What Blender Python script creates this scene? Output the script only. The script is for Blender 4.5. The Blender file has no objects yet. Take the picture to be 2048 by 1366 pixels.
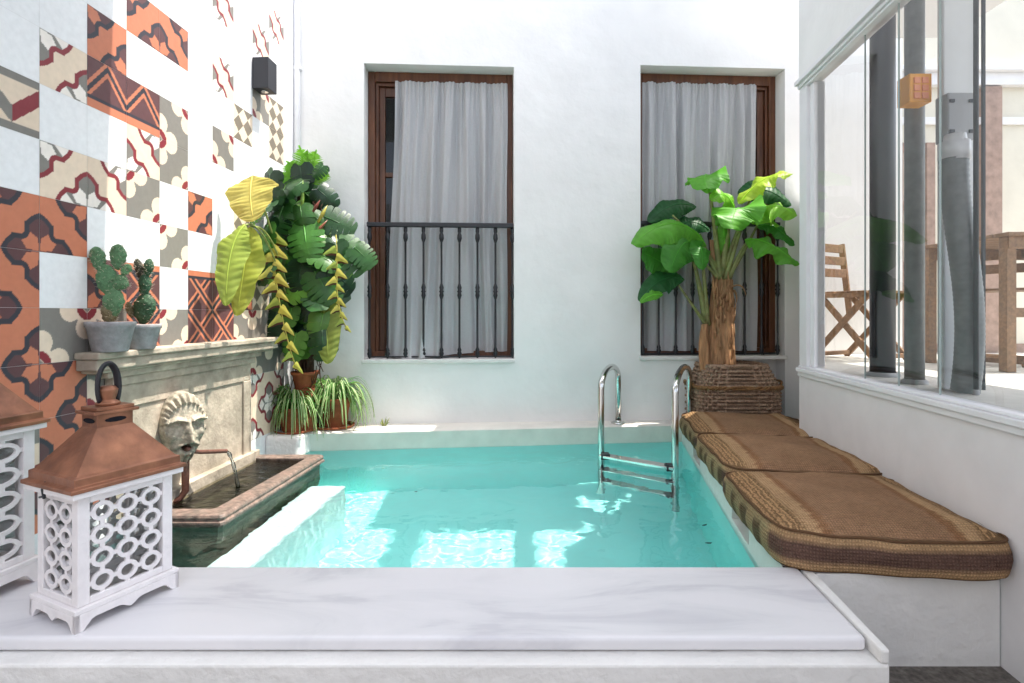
import bpy, math, random
import numpy as np
from mathutils import Vector, Matrix, noise as mnoise
random.seed(7)
R = math.radians
S = bpy.context.scene
COL = S.collection

# ------------------------------------------------------------------ camera, sky, sun, exposure
# origin of the scene = camera; the paved floor lies 1.09 m below it
F = 1078.0; VX = 1024.0; HY = 627.0
cam_d = bpy.data.cameras.new("camera"); cam = bpy.data.objects.new("camera", cam_d); COL.objects.link(cam)
cam.location = (0, 0, 0); cam.rotation_euler = (R(90), 0, 0)
cam_d.sensor_width = 36; cam_d.lens = 36*F/2048; cam_d.shift_y = -(683-HY)/2048
cam_d.clip_start = 0.02; cam_d.clip_end = 500
S.camera = cam
SUN_EL = R(68); SUN_AZ = R(6)            # azimuth measured from +X towards +Y
w = bpy.data.worlds.new("World"); S.world = w; w.use_nodes = True
nt = w.node_tree; nt.nodes.clear()
sky = nt.nodes.new('ShaderNodeTexSky'); sky.sky_type = 'NISHITA'; sky.sun_disc = False
sky.sun_elevation = SUN_EL; sky.sun_rotation = R(90)-SUN_AZ; sky.air_density = 1.0; sky.dust_density = 2.5; sky.ozone_density = 1.0
bg = nt.nodes.new('ShaderNodeBackground'); bg.inputs[1].default_value = 0.15
out = nt.nodes.new('ShaderNodeOutputWorld')
hs = nt.nodes.new('ShaderNodeHueSaturation'); hs.inputs['Saturation'].default_value = .55   # hazy summer sky
nt.links.new(sky.outputs[0], hs.inputs['Color']); nt.links.new(hs.outputs[0], bg.inputs[0]); nt.links.new(bg.outputs[0], out.inputs[0])
sl = bpy.data.lights.new("sun", 'SUN'); sl.energy = 2.3; sl.angle = R(0.55); sl.color = (1.0, 0.95, 0.86)
sun = bpy.data.objects.new("sun", sl); COL.objects.link(sun)
sd = Vector((math.cos(SUN_EL)*math.cos(SUN_AZ), math.cos(SUN_EL)*math.sin(SUN_AZ), math.sin(SUN_EL)))
sun.rotation_euler = sd.to_track_quat('Z', 'Y').to_euler(); sun.location = (4, 0, 8)
S.view_settings.view_transform = 'Standard'; S.view_settings.look = 'None'
S.view_settings.exposure = 1.90; S.view_settings.gamma = 1
S.render.engine = 'CYCLES'
cy = S.cycles
cy.use_denoising = True; cy.max_bounces = 14; cy.diffuse_bounces = 6; cy.glossy_bounces = 5
cy.transmission_bounces = 8; cy.transparent_max_bounces = 16
cy.sample_clamp_indirect = 6.0; cy.caustics_refractive = True; cy.caustics_reflective = False
cy.blur_glossy = 0.5
try: sl.cycles.is_caustics_light = True
except Exception: pass

# ------------------------------------------------------------------ materials
def mat(name, col=(.8,.8,.8), rough=.6, spec=.4, metal=0, attr=False, var=.0, vscale=8, bump=0, bscale=60,
        bdetail=4, trans=0, coat=0, col2=None, transl=0, bdist=.01, stretch=None):
    m = bpy.data.materials.new(name); m.use_nodes = True; n = m.node_tree.nodes; L = m.node_tree.links
    b = n['Principled BSDF']
    b.inputs['Roughness'].default_value = rough; b.inputs['Metallic'].default_value = metal
    b.inputs['Specular IOR Level'].default_value = spec
    if coat: b.inputs['Coat Weight'].default_value = coat
    tc = n.new('ShaderNodeTexCoord'); crd = tc.outputs['Object']
    if stretch:
        mpn = n.new('ShaderNodeMapping'); mpn.inputs['Scale'].default_value = stretch; L.new(crd, mpn.inputs[0]); crd = mpn.outputs[0]
    src = None
    if attr:
        a = n.new('ShaderNodeAttribute'); a.attribute_name = 'Col'; src = a.outputs['Color']
    else:
        rgb = n.new('ShaderNodeRGB'); rgb.outputs[0].default_value = (*col, 1); src = rgb.outputs[0]
    if col2 is not None or var > 0:
        ns = n.new('ShaderNodeTexNoise'); ns.inputs['Scale'].default_value = vscale; ns.inputs['Detail'].default_value = 6
        ns.inputs['Roughness'].default_value = .62
        L.new(crd, ns.inputs['Vector'])
        rm = n.new('ShaderNodeMapRange'); rm.inputs[1].default_value = .35; rm.inputs[2].default_value = .65
        L.new(ns.outputs['Fac'], rm.inputs[0])
        if col2 is not None:
            mx = n.new('ShaderNodeMix'); mx.data_type = 'RGBA'; L.new(rm.outputs[0], mx.inputs[0])
            L.new(src, mx.inputs[6]); mx.inputs[7].default_value = (*col2, 1); src = mx.outputs[2]
        if var > 0:
            rm2 = n.new('ShaderNodeMapRange'); rm2.inputs[1].default_value = .3; rm2.inputs[2].default_value = .7
            rm2.inputs[3].default_value = 1-var; rm2.inputs[4].default_value = 1+var*.4
            ns2 = n.new('ShaderNodeTexNoise'); ns2.inputs['Scale'].default_value = vscale*2.7; ns2.inputs['Detail'].default_value = 5
            L.new(crd, ns2.inputs['Vector']); L.new(ns2.outputs['Fac'], rm2.inputs[0])
            vm = n.new('ShaderNodeVectorMath'); vm.operation = 'SCALE'
            L.new(src, vm.inputs[0]); L.new(rm2.outputs[0], vm.inputs['Scale']); src = vm.outputs[0]
    L.new(src, b.inputs['Base Color'])
    if bump > 0:
        nb = n.new('ShaderNodeTexNoise'); nb.inputs['Scale'].default_value = bscale; nb.inputs['Detail'].default_value = bdetail
        L.new(crd, nb.inputs['Vector'])
        bp = n.new('ShaderNodeBump'); bp.inputs['Strength'].default_value = bump; bp.inputs['Distance'].default_value = bdist
        L.new(nb.outputs['Fac'], bp.inputs['Height']); L.new(bp.outputs[0], b.inputs['Normal'])
    if transl > 0:
        o = n['Material Output']; t = n.new('ShaderNodeBsdfTranslucent'); L.new(src, t.inputs['Color'])
        ms = n.new('ShaderNodeMixShader'); ms.inputs[0].default_value = transl
        L.new(b.outputs[0], ms.inputs[1]); L.new(t.outputs[0], ms.inputs[2]); L.new(ms.outputs[0], o.inputs[0])
    return m

M = {}
M['plaster'] = mat('white_plaster', (.81,.80,.785), .75, .2, var=.05, vscale=1.3, bump=.5, bscale=5, bdetail=9, bdist=.022)
M['plaster_rough'] = mat('rough_white_plaster', (.74,.725,.70), .85, .1, var=.06, vscale=2.5, bump=.55, bscale=28, bdetail=6, bdist=.012)
M['paint'] = mat('white_painted_wood', (.78,.775,.79), .42, .4, var=.03, vscale=4, bump=.12, bscale=35)
M['panelpaint'] = mat('lilac_white_panel', (.76,.745,.75), .5, .35, var=.05, vscale=3, bump=.18, bscale=14)
M['ledge'] = mat('cream_pool_ledge', (.74,.70,.64), .7, .25, var=.08, vscale=3, bump=.3, bscale=25)
M['poolwall'] = mat('pool_upper_wall', (.64,.66,.59), .6, .3, var=.10, vscale=3, bump=.2, bscale=18)
M['tub'] = mat('turquoise_pool_paint', (.44,.95,.92), .6, .2, var=.04, vscale=2)
M['step'] = mat('white_submerged_step', (.78,.86,.86), .6, .2, var=.05, vscale=3, bump=.2, bscale=20)
M['dark'] = mat('shade_black', (.012,.012,.016), .8, .1)  # near-black colour stands in for the shade inside openings
M['wood'] = mat('varnished_brown_wood', (.15,.055,.022), .38, .45, var=.4, vscale=14, bump=.25, bscale=60, col2=(.09,.030,.013), stretch=(1,1,.12))
M['iron'] = mat('black_iron', (.012,.013,.017), .38, .5, var=.2, vscale=20, bump=.2, bscale=120)
M['stone'] = mat('weathered_stone', (.52,.44,.35), .85, .15, var=.28, vscale=5, bump=.6, bscale=45, bdetail=8, col2=(.37,.32,.25), bdist=.008)
M['stonelight'] = mat('mask_stone', (.50,.43,.33), .8, .2, var=.35, vscale=22, bump=.6, bscale=90, bdetail=8, col2=(.27,.25,.20), bdist=.005)
M['basin'] = mat('reddish_wet_stone', (.27,.185,.15), .45, .45, var=.5, vscale=14, bump=.7, bscale=70, bdetail=8, col2=(.15,.12,.10), bdist=.006)
M['basinbody'] = mat('olive_basin_stone', (.20,.22,.15), .6, .3, var=.35, vscale=7, bump=.4, bscale=40, col2=(.12,.16,.11))  # mottled dark olive colour on the basin sides
M['basinfloor'] = mat('algae_basin_floor', (.11,.095,.05), .7, .3, var=.5, vscale=10, col2=(.05,.045,.025))
M['copper'] = mat('aged_copper', (.36,.155,.085), .42, .5, metal=.5, var=.38, vscale=7, bump=.15, bscale=50, col2=(.23,.10,.06))
M['copperpipe'] = mat('copper_pipe', (.22,.10,.075), .4, .5, metal=.6, var=.3, vscale=30)
M['lantern'] = mat('chalky_white_wood', (.80,.76,.76), .6, .3, var=.06, vscale=12, bump=.2, bscale=80)
M['blackband'] = mat('black_leather', (.015,.014,.018), .45, .4)
M['steel'] = mat('polished_steel', (.62,.62,.60), .12, .5, metal=1, bump=.0)
M['steeldark'] = mat('dark_bracket', (.03,.035,.04), .5, .4)
M['terra'] = mat('terracotta', (.36,.11,.045), .75, .2, var=.25, vscale=12, bump=.2, bscale=60, col2=(.27,.08,.04))
M['greypot'] = mat('grey_cement_pot', (.36,.35,.35), .85, .15, var=.2, vscale=14, bump=.35, bscale=60, col2=(.29,.28,.28))
M['gravel'] = mat('pink_gravel', (.50,.30,.22), .9, .1, var=.5, vscale=60, bump=1, bscale=200)
M['soil'] = mat('dark_soil', (.03,.02,.014), .95, .05, bump=1, bscale=90)
M['cactus'] = mat('cactus_skin', attr=True, rough=.6, spec=.3, var=.35, vscale=40, bump=.7, bscale=110, bdist=.006)
M['leaf'] = mat('green_leaf', attr=True, rough=.36, spec=.5, var=.22, vscale=9, bump=.12, bscale=40, transl=.22)
M['leafthin'] = mat('thin_leaf', attr=True, rough=.45, spec=.4, var=.15, vscale=9, bump=.12, bscale=40, transl=.42)
M['bark'] = mat('fibrous_bark', (.56,.30,.15), .85, .15, var=.5, vscale=22, bump=1, bscale=55, bdetail=8, col2=(.34,.20,.11), bdist=.02, stretch=(1,1,.10))
M['stem'] = mat('green_stem', (.23,.27,.09), .5, .35, var=.25, vscale=14, col2=(.16,.15,.06))
M['stemdark'] = mat('brown_stem', (.07,.04,.025), .7, .2, var=.4, vscale=20, bump=.5, bscale=60)
M['wicker'] = mat('wicker', (.30,.19,.125), .6, .3, var=.5, vscale=30, bump=.4, bscale=150, col2=(.42,.29,.20))
M['wickerband'] = mat('wicker_braid', (.24,.125,.05), .6, .3, var=.4, vscale=30, bump=.4, bscale=120)
M['black'] = mat('black_enamel', (.022,.023,.03), .42, .4)
M['greyplastic'] = mat('grey_corrugated_plastic', (.21,.22,.22), .5, .35, var=.2, vscale=10)
M['greybox'] = mat('grey_box', (.36,.36,.37), .5, .4)
M['greywhite'] = mat('pale_column_paint', (.76,.77,.78), .55, .3, var=.04, vscale=3)
M['orange'] = mat('orange_plastic', (1.0,.42,.02), .4, .4)
M['amber'] = mat('amber_lens', (1.0,.30,.08), .3, .5)
M['teak'] = mat('teak_slats', (.30,.17,.09), .6, .3, var=.3, vscale=20, bump=.2, bscale=80, col2=(.22,.13,.075))
M['doorwood'] = mat('reddish_door_wood', (.36,.24,.19), .6, .3, var=.3, vscale=8)
M['cream'] = mat('cream_wall_paint', (.72,.68,.58), .8, .2, var=.06, vscale=2, bump=.2, bscale=20)
M['patio'] = mat('patio_tiles', (.62,.60,.56), .6, .3, var=.1, vscale=6)
M['concrete'] = mat('dark_concrete', (.13,.115,.10), .9, .2, var=.4, vscale=25, bump=.6, bscale=90, col2=(.20,.18,.16))
M['curtain'] = mat('linen_curtain', (.50,.50,.51), .9, .1, var=.05, vscale=30, bump=.15, bscale=500, transl=.15)
M['piping'] = mat('cushion_piping', (.12,.065,.035), .9, .1, bump=.4, bscale=300)
M['ceiling'] = mat('soffit_plaster', (.78,.78,.78), .8, .2)
M['grout'] = mat('white_grout', (.66,.65,.64), .85, .2, bump=.2, bscale=90)
M['tile'] = mat('cement_tile', attr=True, rough=.42, spec=.35, var=.06, vscale=16, bump=.10, bscale=30, coat=.08)
M['candle'] = mat('dried_leaf', (.16,.12,.09), .8, .2)

M['joint']=mat('sealant_joint',(.35,.42,.40),.4,.4)
def marble():
    m = bpy.data.materials.new('white_marble'); m.use_nodes = True; n = m.node_tree.nodes; L = m.node_tree.links
    b = n['Principled BSDF']; b.inputs['Roughness'].default_value = .32
    tc = n.new('ShaderNodeTexCoord'); mp = n.new('ShaderNodeMapping'); mp.inputs['Rotation'].default_value = (0,0,R(-28))
    mp.inputs['Scale'].default_value = (.9,3.2,1); L.new(tc.outputs['Object'], mp.inputs[0])
    a = n.new('ShaderNodeTexNoise'); a.inputs['Scale'].default_value = 1.6; a.inputs['Detail'].default_value = 9; a.inputs['Roughness'].default_value=.6; a.inputs['Distortion'].default_value = 1.1
    L.new(mp.outputs[0], a.inputs['Vector'])
    r = n.new('ShaderNodeValToRGB'); e = r.color_ramp.elements
    e[0].position=.40; e[0].color=(.565,.555,.58,1); e[1].position=.60; e[1].color=(.70,.685,.70,1)
    x = r.color_ramp.elements.new(.49); x.color=(.66,.65,.665,1)
    L.new(a.outputs['Fac'], r.inputs[0]); L.new(r.outputs[0], b.inputs['Base Color'])
    f = n.new('ShaderNodeTexNoise'); f.inputs['Scale'].default_value=30; L.new(tc.outputs['Object'], f.inputs['Vector'])
    q = n.new('ShaderNodeMapRange'); q.inputs[3].default_value=.25; q.inputs[4].default_value=.5; L.new(f.outputs['Fac'], q.inputs[0]); L.new(q.outputs[0], b.inputs['Roughness'])
    return m
M['marble'] = marble()

def water_mat():
    m = bpy.data.materials.new('pool_water'); m.use_nodes = True; n = m.node_tree.nodes; L = m.node_tree.links
    n.remove(n['Principled BSDF'])
    g = n.new('ShaderNodeBsdfGlass'); g.inputs['IOR'].default_value = 1.33; g.inputs['Roughness'].default_value = 0
    g.inputs['Color'].default_value = (.90,1,1,1)
    L.new(g.outputs[0], n['Material Output'].inputs[0]); return m
M['water'] = water_mat()

def thin_glass(name, tint=(.97,.99,.98), ior=1.5, rough=0.0, bump=0, add=0):
    m = bpy.data.materials.new(name); m.use_nodes = True; n = m.node_tree.nodes; L = m.node_tree.links
    n.remove(n['Principled BSDF'])
    t = n.new('ShaderNodeBsdfTransparent'); t.inputs[0].default_value = (*tint,1)
    g = n.new('ShaderNodeBsdfGlossy'); g.inputs['Roughness'].default_value = rough
    fr = n.new('ShaderNodeFresnel'); fr.inputs[0].default_value = ior
    ms = n.new('ShaderNodeMixShader'); L.new(fr.outputs[0], ms.inputs[0]); L.new(t.outputs[0], ms.inputs[1]); L.new(g.outputs[0], ms.inputs[2])
    if bump:
        tc = n.new('ShaderNodeTexCoord'); nb = n.new('ShaderNodeTexNoise'); nb.inputs['Scale'].default_value = 22; nb.inputs['Detail'].default_value = 3
        mp = n.new('ShaderNodeMapping'); mp.inputs['Scale'].default_value=(1,2.2,1); L.new(tc.outputs['Object'], mp.inputs[0]); L.new(mp.outputs[0], nb.inputs['Vector'])
        bp = n.new('ShaderNodeBump'); bp.inputs['Strength'].default_value = bump; bp.inputs['Distance'].default_value=.02
        L.new(nb.outputs['Fac'], bp.inputs['Height']); L.new(bp.outputs[0], g.inputs['Normal']); L.new(bp.outputs[0], fr.inputs['Normal'])
    L.new(ms.outputs[0], n['Material Output'].inputs[0]); return m
M['glass'] = thin_glass('window_glass', ior=1.45)
M['glazing'] = thin_glass('reflective_glazing', ior=1.75, rough=.0)
M['basinwater'] = thin_glass('basin_water', (.80,.80,.68), 1.33, .02, bump=.45)
M['stream'] = thin_glass('falling_water', (.93,.96,.97), 1.5, .05)

def cushion_mat():
    m = bpy.data.materials.new('striped_woven_cushion'); m.use_nodes = True; n = m.node_tree.nodes; L = m.node_tree.links
    b = n['Principled BSDF']; b.inputs['Roughness'].default_value = .95; b.inputs['Specular IOR Level'].default_value = .1
    a = n.new('ShaderNodeAttribute'); a.attribute_name = 'Col'
    uv = n.new('ShaderNodeAttribute'); uv.attribute_name = 'wv'
    def wave(scale, dirn):
        x = n.new('ShaderNodeTexWave'); x.bands_direction = dirn; x.inputs['Scale'].default_value = scale; x.inputs['Distortion'].default_value = .8
        x.inputs['Detail'].default_value = 2; x.inputs['Detail Scale'].default_value = 3
        L.new(uv.outputs['Vector'], x.inputs['Vector']); return x.outputs['Fac']
    w1 = wave(34, 'X'); w2 = wave(30, 'Y')
    mu = n.new('ShaderNodeMath'); mu.operation='MULTIPLY'; L.new(w1, mu.inputs[0]); L.new(w2, mu.inputs[1])
    ns = n.new('ShaderNodeTexNoise'); ns.inputs['Scale'].default_value=55; ns.inputs['Detail'].default_value=6; L.new(uv.outputs['Vector'], ns.inputs['Vector'])
    ad = n.new('ShaderNodeMath'); ad.operation='ADD'; L.new(mu.outputs[0], ad.inputs[0]); L.new(ns.outputs['Fac'], ad.inputs[1])
    rm = n.new('ShaderNodeMapRange'); rm.inputs[1].default_value=.3; rm.inputs[2].default_value=1.2; rm.inputs[3].default_value=.62; rm.inputs[4].default_value=1.2
    L.new(ad.outputs[0], rm.inputs[0])
    n2 = n.new('ShaderNodeTexNoise'); n2.inputs['Scale'].default_value=6; n2.inputs['Detail'].default_value=3; L.new(uv.outputs['Vector'], n2.inputs['Vector'])
    r2 = n.new('ShaderNodeMapRange'); r2.inputs[1].default_value=.3; r2.inputs[2].default_value=.7; r2.inputs[3].default_value=.85; r2.inputs[4].default_value=1.1; L.new(n2.outputs['Fac'], r2.inputs[0])
    mm = n.new('ShaderNodeMath'); mm.operation='MULTIPLY'; L.new(rm.outputs[0], mm.inputs[0]); L.new(r2.outputs[0], mm.inputs[1])
    sx = n.new('ShaderNodeSeparateXYZ'); L.new(uv.outputs['Vector'], sx.inputs[0])
    cxy = n.new('ShaderNodeCombineXYZ'); L.new(sx.outputs[0], cxy.inputs[0]); L.new(sx.outputs[1], cxy.inputs[1])
    wr = n.new('ShaderNodeTexWave'); wr.bands_direction='X'; wr.inputs['Scale'].default_value=19; wr.inputs['Distortion'].default_value=5; wr.inputs['Detail'].default_value=1; wr.inputs['Detail Scale'].default_value=3.2
    L.new(cxy.outputs[0], wr.inputs['Vector'])
    q1 = n.new('ShaderNodeMapRange'); q1.inputs[1].default_value=.2; q1.inputs[2].default_value=.6; q1.inputs[3].default_value=.52; q1.inputs[4].default_value=1.05; L.new(wr.outputs['Fac'], q1.inputs[0])
    mk_ = n.new('ShaderNodeMix'); mk_.data_type='FLOAT'; mk_.inputs[2].default_value=1; L.new(sx.outputs[2], mk_.inputs[0]); L.new(q1.outputs[0], mk_.inputs[3])
    m3 = n.new('ShaderNodeMath'); m3.operation='MULTIPLY'; L.new(mm.outputs[0], m3.inputs[0]); L.new(mk_.outputs[0], m3.inputs[1])
    vm = n.new('ShaderNodeVectorMath'); vm.operation='SCALE'; L.new(a.outputs['Color'], vm.inputs[0]); L.new(m3.outputs[0], vm.inputs['Scale'])
    L.new(vm.outputs[0], b.inputs['Base Color'])
    bp = n.new('ShaderNodeBump'); bp.inputs['Strength'].default_value=.9; bp.inputs['Distance'].default_value=.004
    L.new(ad.outputs[0], bp.inputs['Height']); L.new(bp.outputs[0], b.inputs['Normal'])
    return m
M['cushion'] = cushion_mat()

# ------------------------------------------------------------------ helpers
def srgb(r,g,b):
    f = lambda c: (c/255/12.92) if c/255 <= .04045 else ((c/255+.055)/1.055)**2.4
    return (f(r),f(g),f(b))
def P(px,py,Y): return Vector(((px-VX)/F*Y, Y, (HY-py)/F*Y))
def LW(s,n,z): return Vector((-1.8+.0603*s+n, s-.0603*n, z))         # left, tiled wall
def RW(s,n,z): return Vector((1.33+.108*s-n, s+.108*n, z))             # right, glazed wall
def BW(x,n,z): return Vector((x+.0556*n, 3.975+.0556*x-n, z))          # back wall
def bx(px, rec=0): a=(px-VX)/F; return (3.975+rec)*a/(1-.0556*a)
def norm(v): v=Vector(v); return v.normalized() if v.length>1e-9 else Vector((0,0,1))

class MB:
    def __init__(s): s.v=[]; s.f=[]; s.c=[]; s.col=(1,1,1); s.sm=[]; s.smooth=False
    def add(s, vs, fs, col=None, smooth=None):
        o=len(s.v); s.v += [tuple(v) for v in vs]; cc = col or s.col; sm = s.smooth if smooth is None else smooth
        for f in fs: s.f.append([i+o for i in f]); s.c.append(cc); s.sm.append(sm)
    def hexa(s, p, col=None):   # p: 8 points, bottom 4 ccw then top 4
        s.add(p, [(3,2,1,0),(4,5,6,7),(0,1,5,4),(1,2,6,5),(2,3,7,6),(3,0,4,7)], col, False)
    def box(s,x0,y0,z0,x1,y1,z1,T=None,col=None):
        p=[(x0,y0,z0),(x1,y0,z0),(x1,y1,z0),(x0,y1,z0),(x0,y0,z1),(x1,y0,z1),(x1,y1,z1),(x0,y1,z1)]
        if T: p=[T(*q) for q in p]
        s.hexa(p,col)
    def prism(s, poly, d, col=None):  # poly list of 3d pts, extruded by vector d
        n=len(poly); d=Vector(d); a=[Vector(p) for p in poly]; b=[p+d for p in a]
        s.add(a+b, [list(range(n))[::-1], list(range(n,2*n))]+[(i,(i+1)%n,(i+1)%n+n,i+n) for i in range(n)], col, False)
    def tube(s, pts, r, seg=10, col=None, cap=True, flat=1.0):
        pts=[Vector(p) for p in pts]; n=len(pts); rr = r if isinstance(r,(list,tuple)) else [r]*n
        t0=norm(pts[1]-pts[0]); up=Vector((0,0,1)) if abs(t0.z)<.9 else Vector((1,0,0))
        u=norm(t0.cross(up)); vs=[]; 
        for i,p in enumerate(pts):
            t=norm(pts[min(i+1,n-1)]-pts[max(i-1,0)]); u=norm(u-t*u.dot(t)); v=t.cross(u)
            for k in range(seg):
                a=2*math.pi*k/seg; vs.append(p+u*math.cos(a)*rr[i]+v*math.sin(a)*rr[i]*flat)
        fs=[(i*seg+k,i*seg+(k+1)%seg,(i+1)*seg+(k+1)%seg,(i+1)*seg+k) for i in range(n-1) for k in range(seg)]
        if cap: fs += [list(range(seg))[::-1], list(range((n-1)*seg,n*seg))]
        s.add(vs,fs,col,True)
    def lathe(s, prof, c=(0,0,0), seg=32, col=None, cap=True):
        c=Vector(c); vs=[]; n=len(prof)
        for r,z in prof:
            for k in range(seg): a=2*math.pi*k/seg; vs.append(c+Vector((r*math.cos(a),r*math.sin(a),z)))
        fs=[(i*seg+k,i*seg+(k+1)%seg,(i+1)*seg+(k+1)%seg,(i+1)*seg+k) for i in range(n-1) for k in range(seg)]
        if cap: fs += [list(range(seg))[::-1], list(range((n-1)*seg,n*seg))]
        s.add(vs,fs,col,True)
    def grid(s, fn, nu, nv, col=None, smooth=True, closeu=False):
        vs=[fn(i/nu,j/nv) for j in range(nv+1) for i in range(nu+(0 if closeu else 1))]
        w=nu+(0 if closeu else 1); fs=[]; 
        for j in range(nv):
            for i in range(nu):
                a=j*w+i; b=j*w+(i+1)%w; fs.append((a,b,b+w,a+w))
        s.add(vs,fs,col,smooth)
    def build(s, name, m, parent=None, bevel=0, origin=None, seg=2, solid=0, autos=False):
        me=bpy.data.meshes.new(name); vs=s.v
        og=Vector(origin) if origin is not None else None
        if og is not None: vs=[tuple(Vector(v)-og) for v in vs]
        me.from_pydata(vs,[],s.f); me.materials.append(m)
        me.polygons.foreach_set('use_smooth', s.sm)
        if any(c!=(1,1,1) for c in s.c):
            at=me.color_attributes.new('Col','FLOAT_COLOR','CORNER')
            arr=np.ones((len(me.loops),4),dtype=np.float32); k=0
            for f,c in zip(s.f,s.c): arr[k:k+len(f),:3]=c; k+=len(f)
            at.data.foreach_set('color',arr.ravel())
        me.update(); o=bpy.data.objects.new(name,me); COL.objects.link(o)
        if og is not None: o.location=og
        if parent is not None: par(o,parent)
        if solid: md=o.modifiers.new('s','SOLIDIFY'); md.thickness=solid; md.offset=0
        if bevel: md=o.modifiers.new('b','BEVEL'); md.width=bevel; md.segments=seg; md.limit_method='ANGLE'; md.angle_limit=R(40)
        return o
def par(o,p):
    o.parent=p; o.matrix_parent_inverse=Matrix.Translation(-world_loc(p))
def world_loc(p):
    v=Vector(p.location); 
    return v + (world_loc(p.parent)+p.matrix_parent_inverse.translation if p.parent else Vector((0,0,0)))
def tag(o,label,cat,group=None,kind=None):
    if label: o['label']=label
    if cat: o['category']=cat
    if group: o['group']=group
    if kind: o['kind']=kind
    return o
def thing(name,loc,label,cat,group=None):
    o=bpy.data.objects.new(name,None); o.empty_display_size=.05; COL.objects.link(o); o.location=loc
    return tag(o,label,cat,group)
def bez(p,n=12):
    p=[Vector(q) for q in p]; out=[]
    for i in range(n+1):
        t=i/n; a=list(p)
        while len(a)>1: a=[a[k].lerp(a[k+1],t) for k in range(len(a)-1)]
        out.append(a[0])
    return out
def vary(c,d=.15):
    k=1+random.uniform(-d,d); return tuple(min(1,max(0,x*k*(1+random.uniform(-d,d)*.4))) for x in c)
def nz(x,y,z=0): return mnoise.noise(Vector((x,y,z)))

# ------------------------------------------------------------------ levels
ZF=-1.09; ZL=-.80; ZW=-.925; ZP=-1.80
def bench_x(y): return .903+.1713*(y-1.986)          # face of the bench on the pool
def slab_r(y): return .878+.06*(y-1.331)

# floor, ground outside
m=MB(); m.add([(-3.5,-4,ZF),(5,-4,ZF),(5,1.30,ZF),(-3.5,1.30,ZF)],[(0,1,2,3)])
m.add([(.92,1.30,ZF),(5,1.30,ZF),(5,1.72,ZF),(.92,1.72,ZF)],[(0,1,2,3)])
tag(m.build('floor',M['concrete']),None,None,kind='structure')

# pool shell (under the water), upper walls, ledges
shell=thing('swimming_pool',(0,2.8,ZL),'small turquoise plunge pool sunk between the fountain and the cushioned bench','pool')
yb=lambda x: 3.72+.0556*x+.13*(0)        # front face of the back ledge
m=MB()
fl=[(-1.66,1.70),(bench_x(1.70),1.70),(bench_x(3.92),3.92-.04),(-1.58,3.66)]
def backface(x): return 3.77+.105*x
fl=[(-1.70,1.70),(bench_x(1.70),1.70),(bench_x(3.9),backface(bench_x(3.9))),(-1.60,backface(-1.60))]
c=len(fl)
N=24
m.add([(x,y,ZP) for x,y in fl],[(0,1,2,3)])
for i in range(4):
    a=fl[i]; b=fl[(i+1)%4]
    m.add([(a[0],a[1],ZP),(b[0],b[1],ZP),(b[0],b[1],ZW-.015),(a[0],a[1],ZW-.015)],[(3,2,1,0)])
m.build('basin_shell',M['tub'],shell)
m=MB()
a,b=fl[2],fl[3]
m.add([(a[0],a[1],ZW-.015),(b[0],b[1],ZW-.015),(b[0],b[1],ZL-.012),(a[0],a[1],ZL-.012)],[(3,2,1,0)])
m.build('upper_wall',M['poolwall'],shell)
# back ledge
m=MB(); T=BW
x0,x1=-1.60,2.25
def led(u,v):
    x=x0+(x1-x0)*u; yf=backface(x); yk=3.975+.0556*x+(.16 if x>.96 else .004)
    # rounded nose
    if v<.3:
        t=v/.3*math.pi/2; return Vector((x,yf+.018*(1-math.sin(t)) -.0, ZL-.03+.03*0+ .018*math.sin(t)-.0+.012*(1-math.cos(t))))
    return Vector((x, yf+ (yk-yf)*((v-.3)/.7)+.0, ZL+.003*nz(x*3,v*5)))
def led(u,v):
    x=x0+(x1-x0)*u; yf=backface(x); yk=3.975+.0556*x+(.16 if x>.96 else .003)
    prof=[(0,-.03),(.002,-.012),(.012,-.003),(.03,0)]
    k=v*12
    if k<3:
        i=int(k); return Vector((x,yf+prof[i][0],ZL+prof[i][1]))
    t=(k-3)/9
    return Vector((x, yf+.03+(yk-yf-.03)*t, ZL+.004*nz(x*2.5,t*2)))
m.grid(led,90,12)
m.build('coping',M['ledge'],shell)
# corner block (rough white plaster)
m=MB(); m.smooth=True
def blk(u,v):
    s0,s1=3.47,3.80
    pass
m.hexa([LW(3.45,.0,ZL-.14),LW(3.47,.225,ZL-.14),LW(3.76,.225,ZL-.14),LW(3.76,0,ZL-.14),LW(3.47,0,ZL+.012),LW(3.49,.215,ZL+.004),LW(3.80,.215,ZL+.004),LW(3.80,0,ZL+.012)])
o=m.build('plaster_block',M['plaster_rough'],bevel=.02,seg=3); tag(o,'rough sunlit white plaster block in the pool corner below the spider plants','plaster block')
# submerged step
m=MB()
st=[(-1.235,1.90),(-1.075,1.90),(-.955,3.12),(-1.165,3.12)]
m.prism([(x,y,ZP) for x,y in st],(0,0,ZW-.22-ZP))
m.build('submerged_step',M['step'],shell,bevel=.02)
# skimmer openings etc come with the bench

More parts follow.
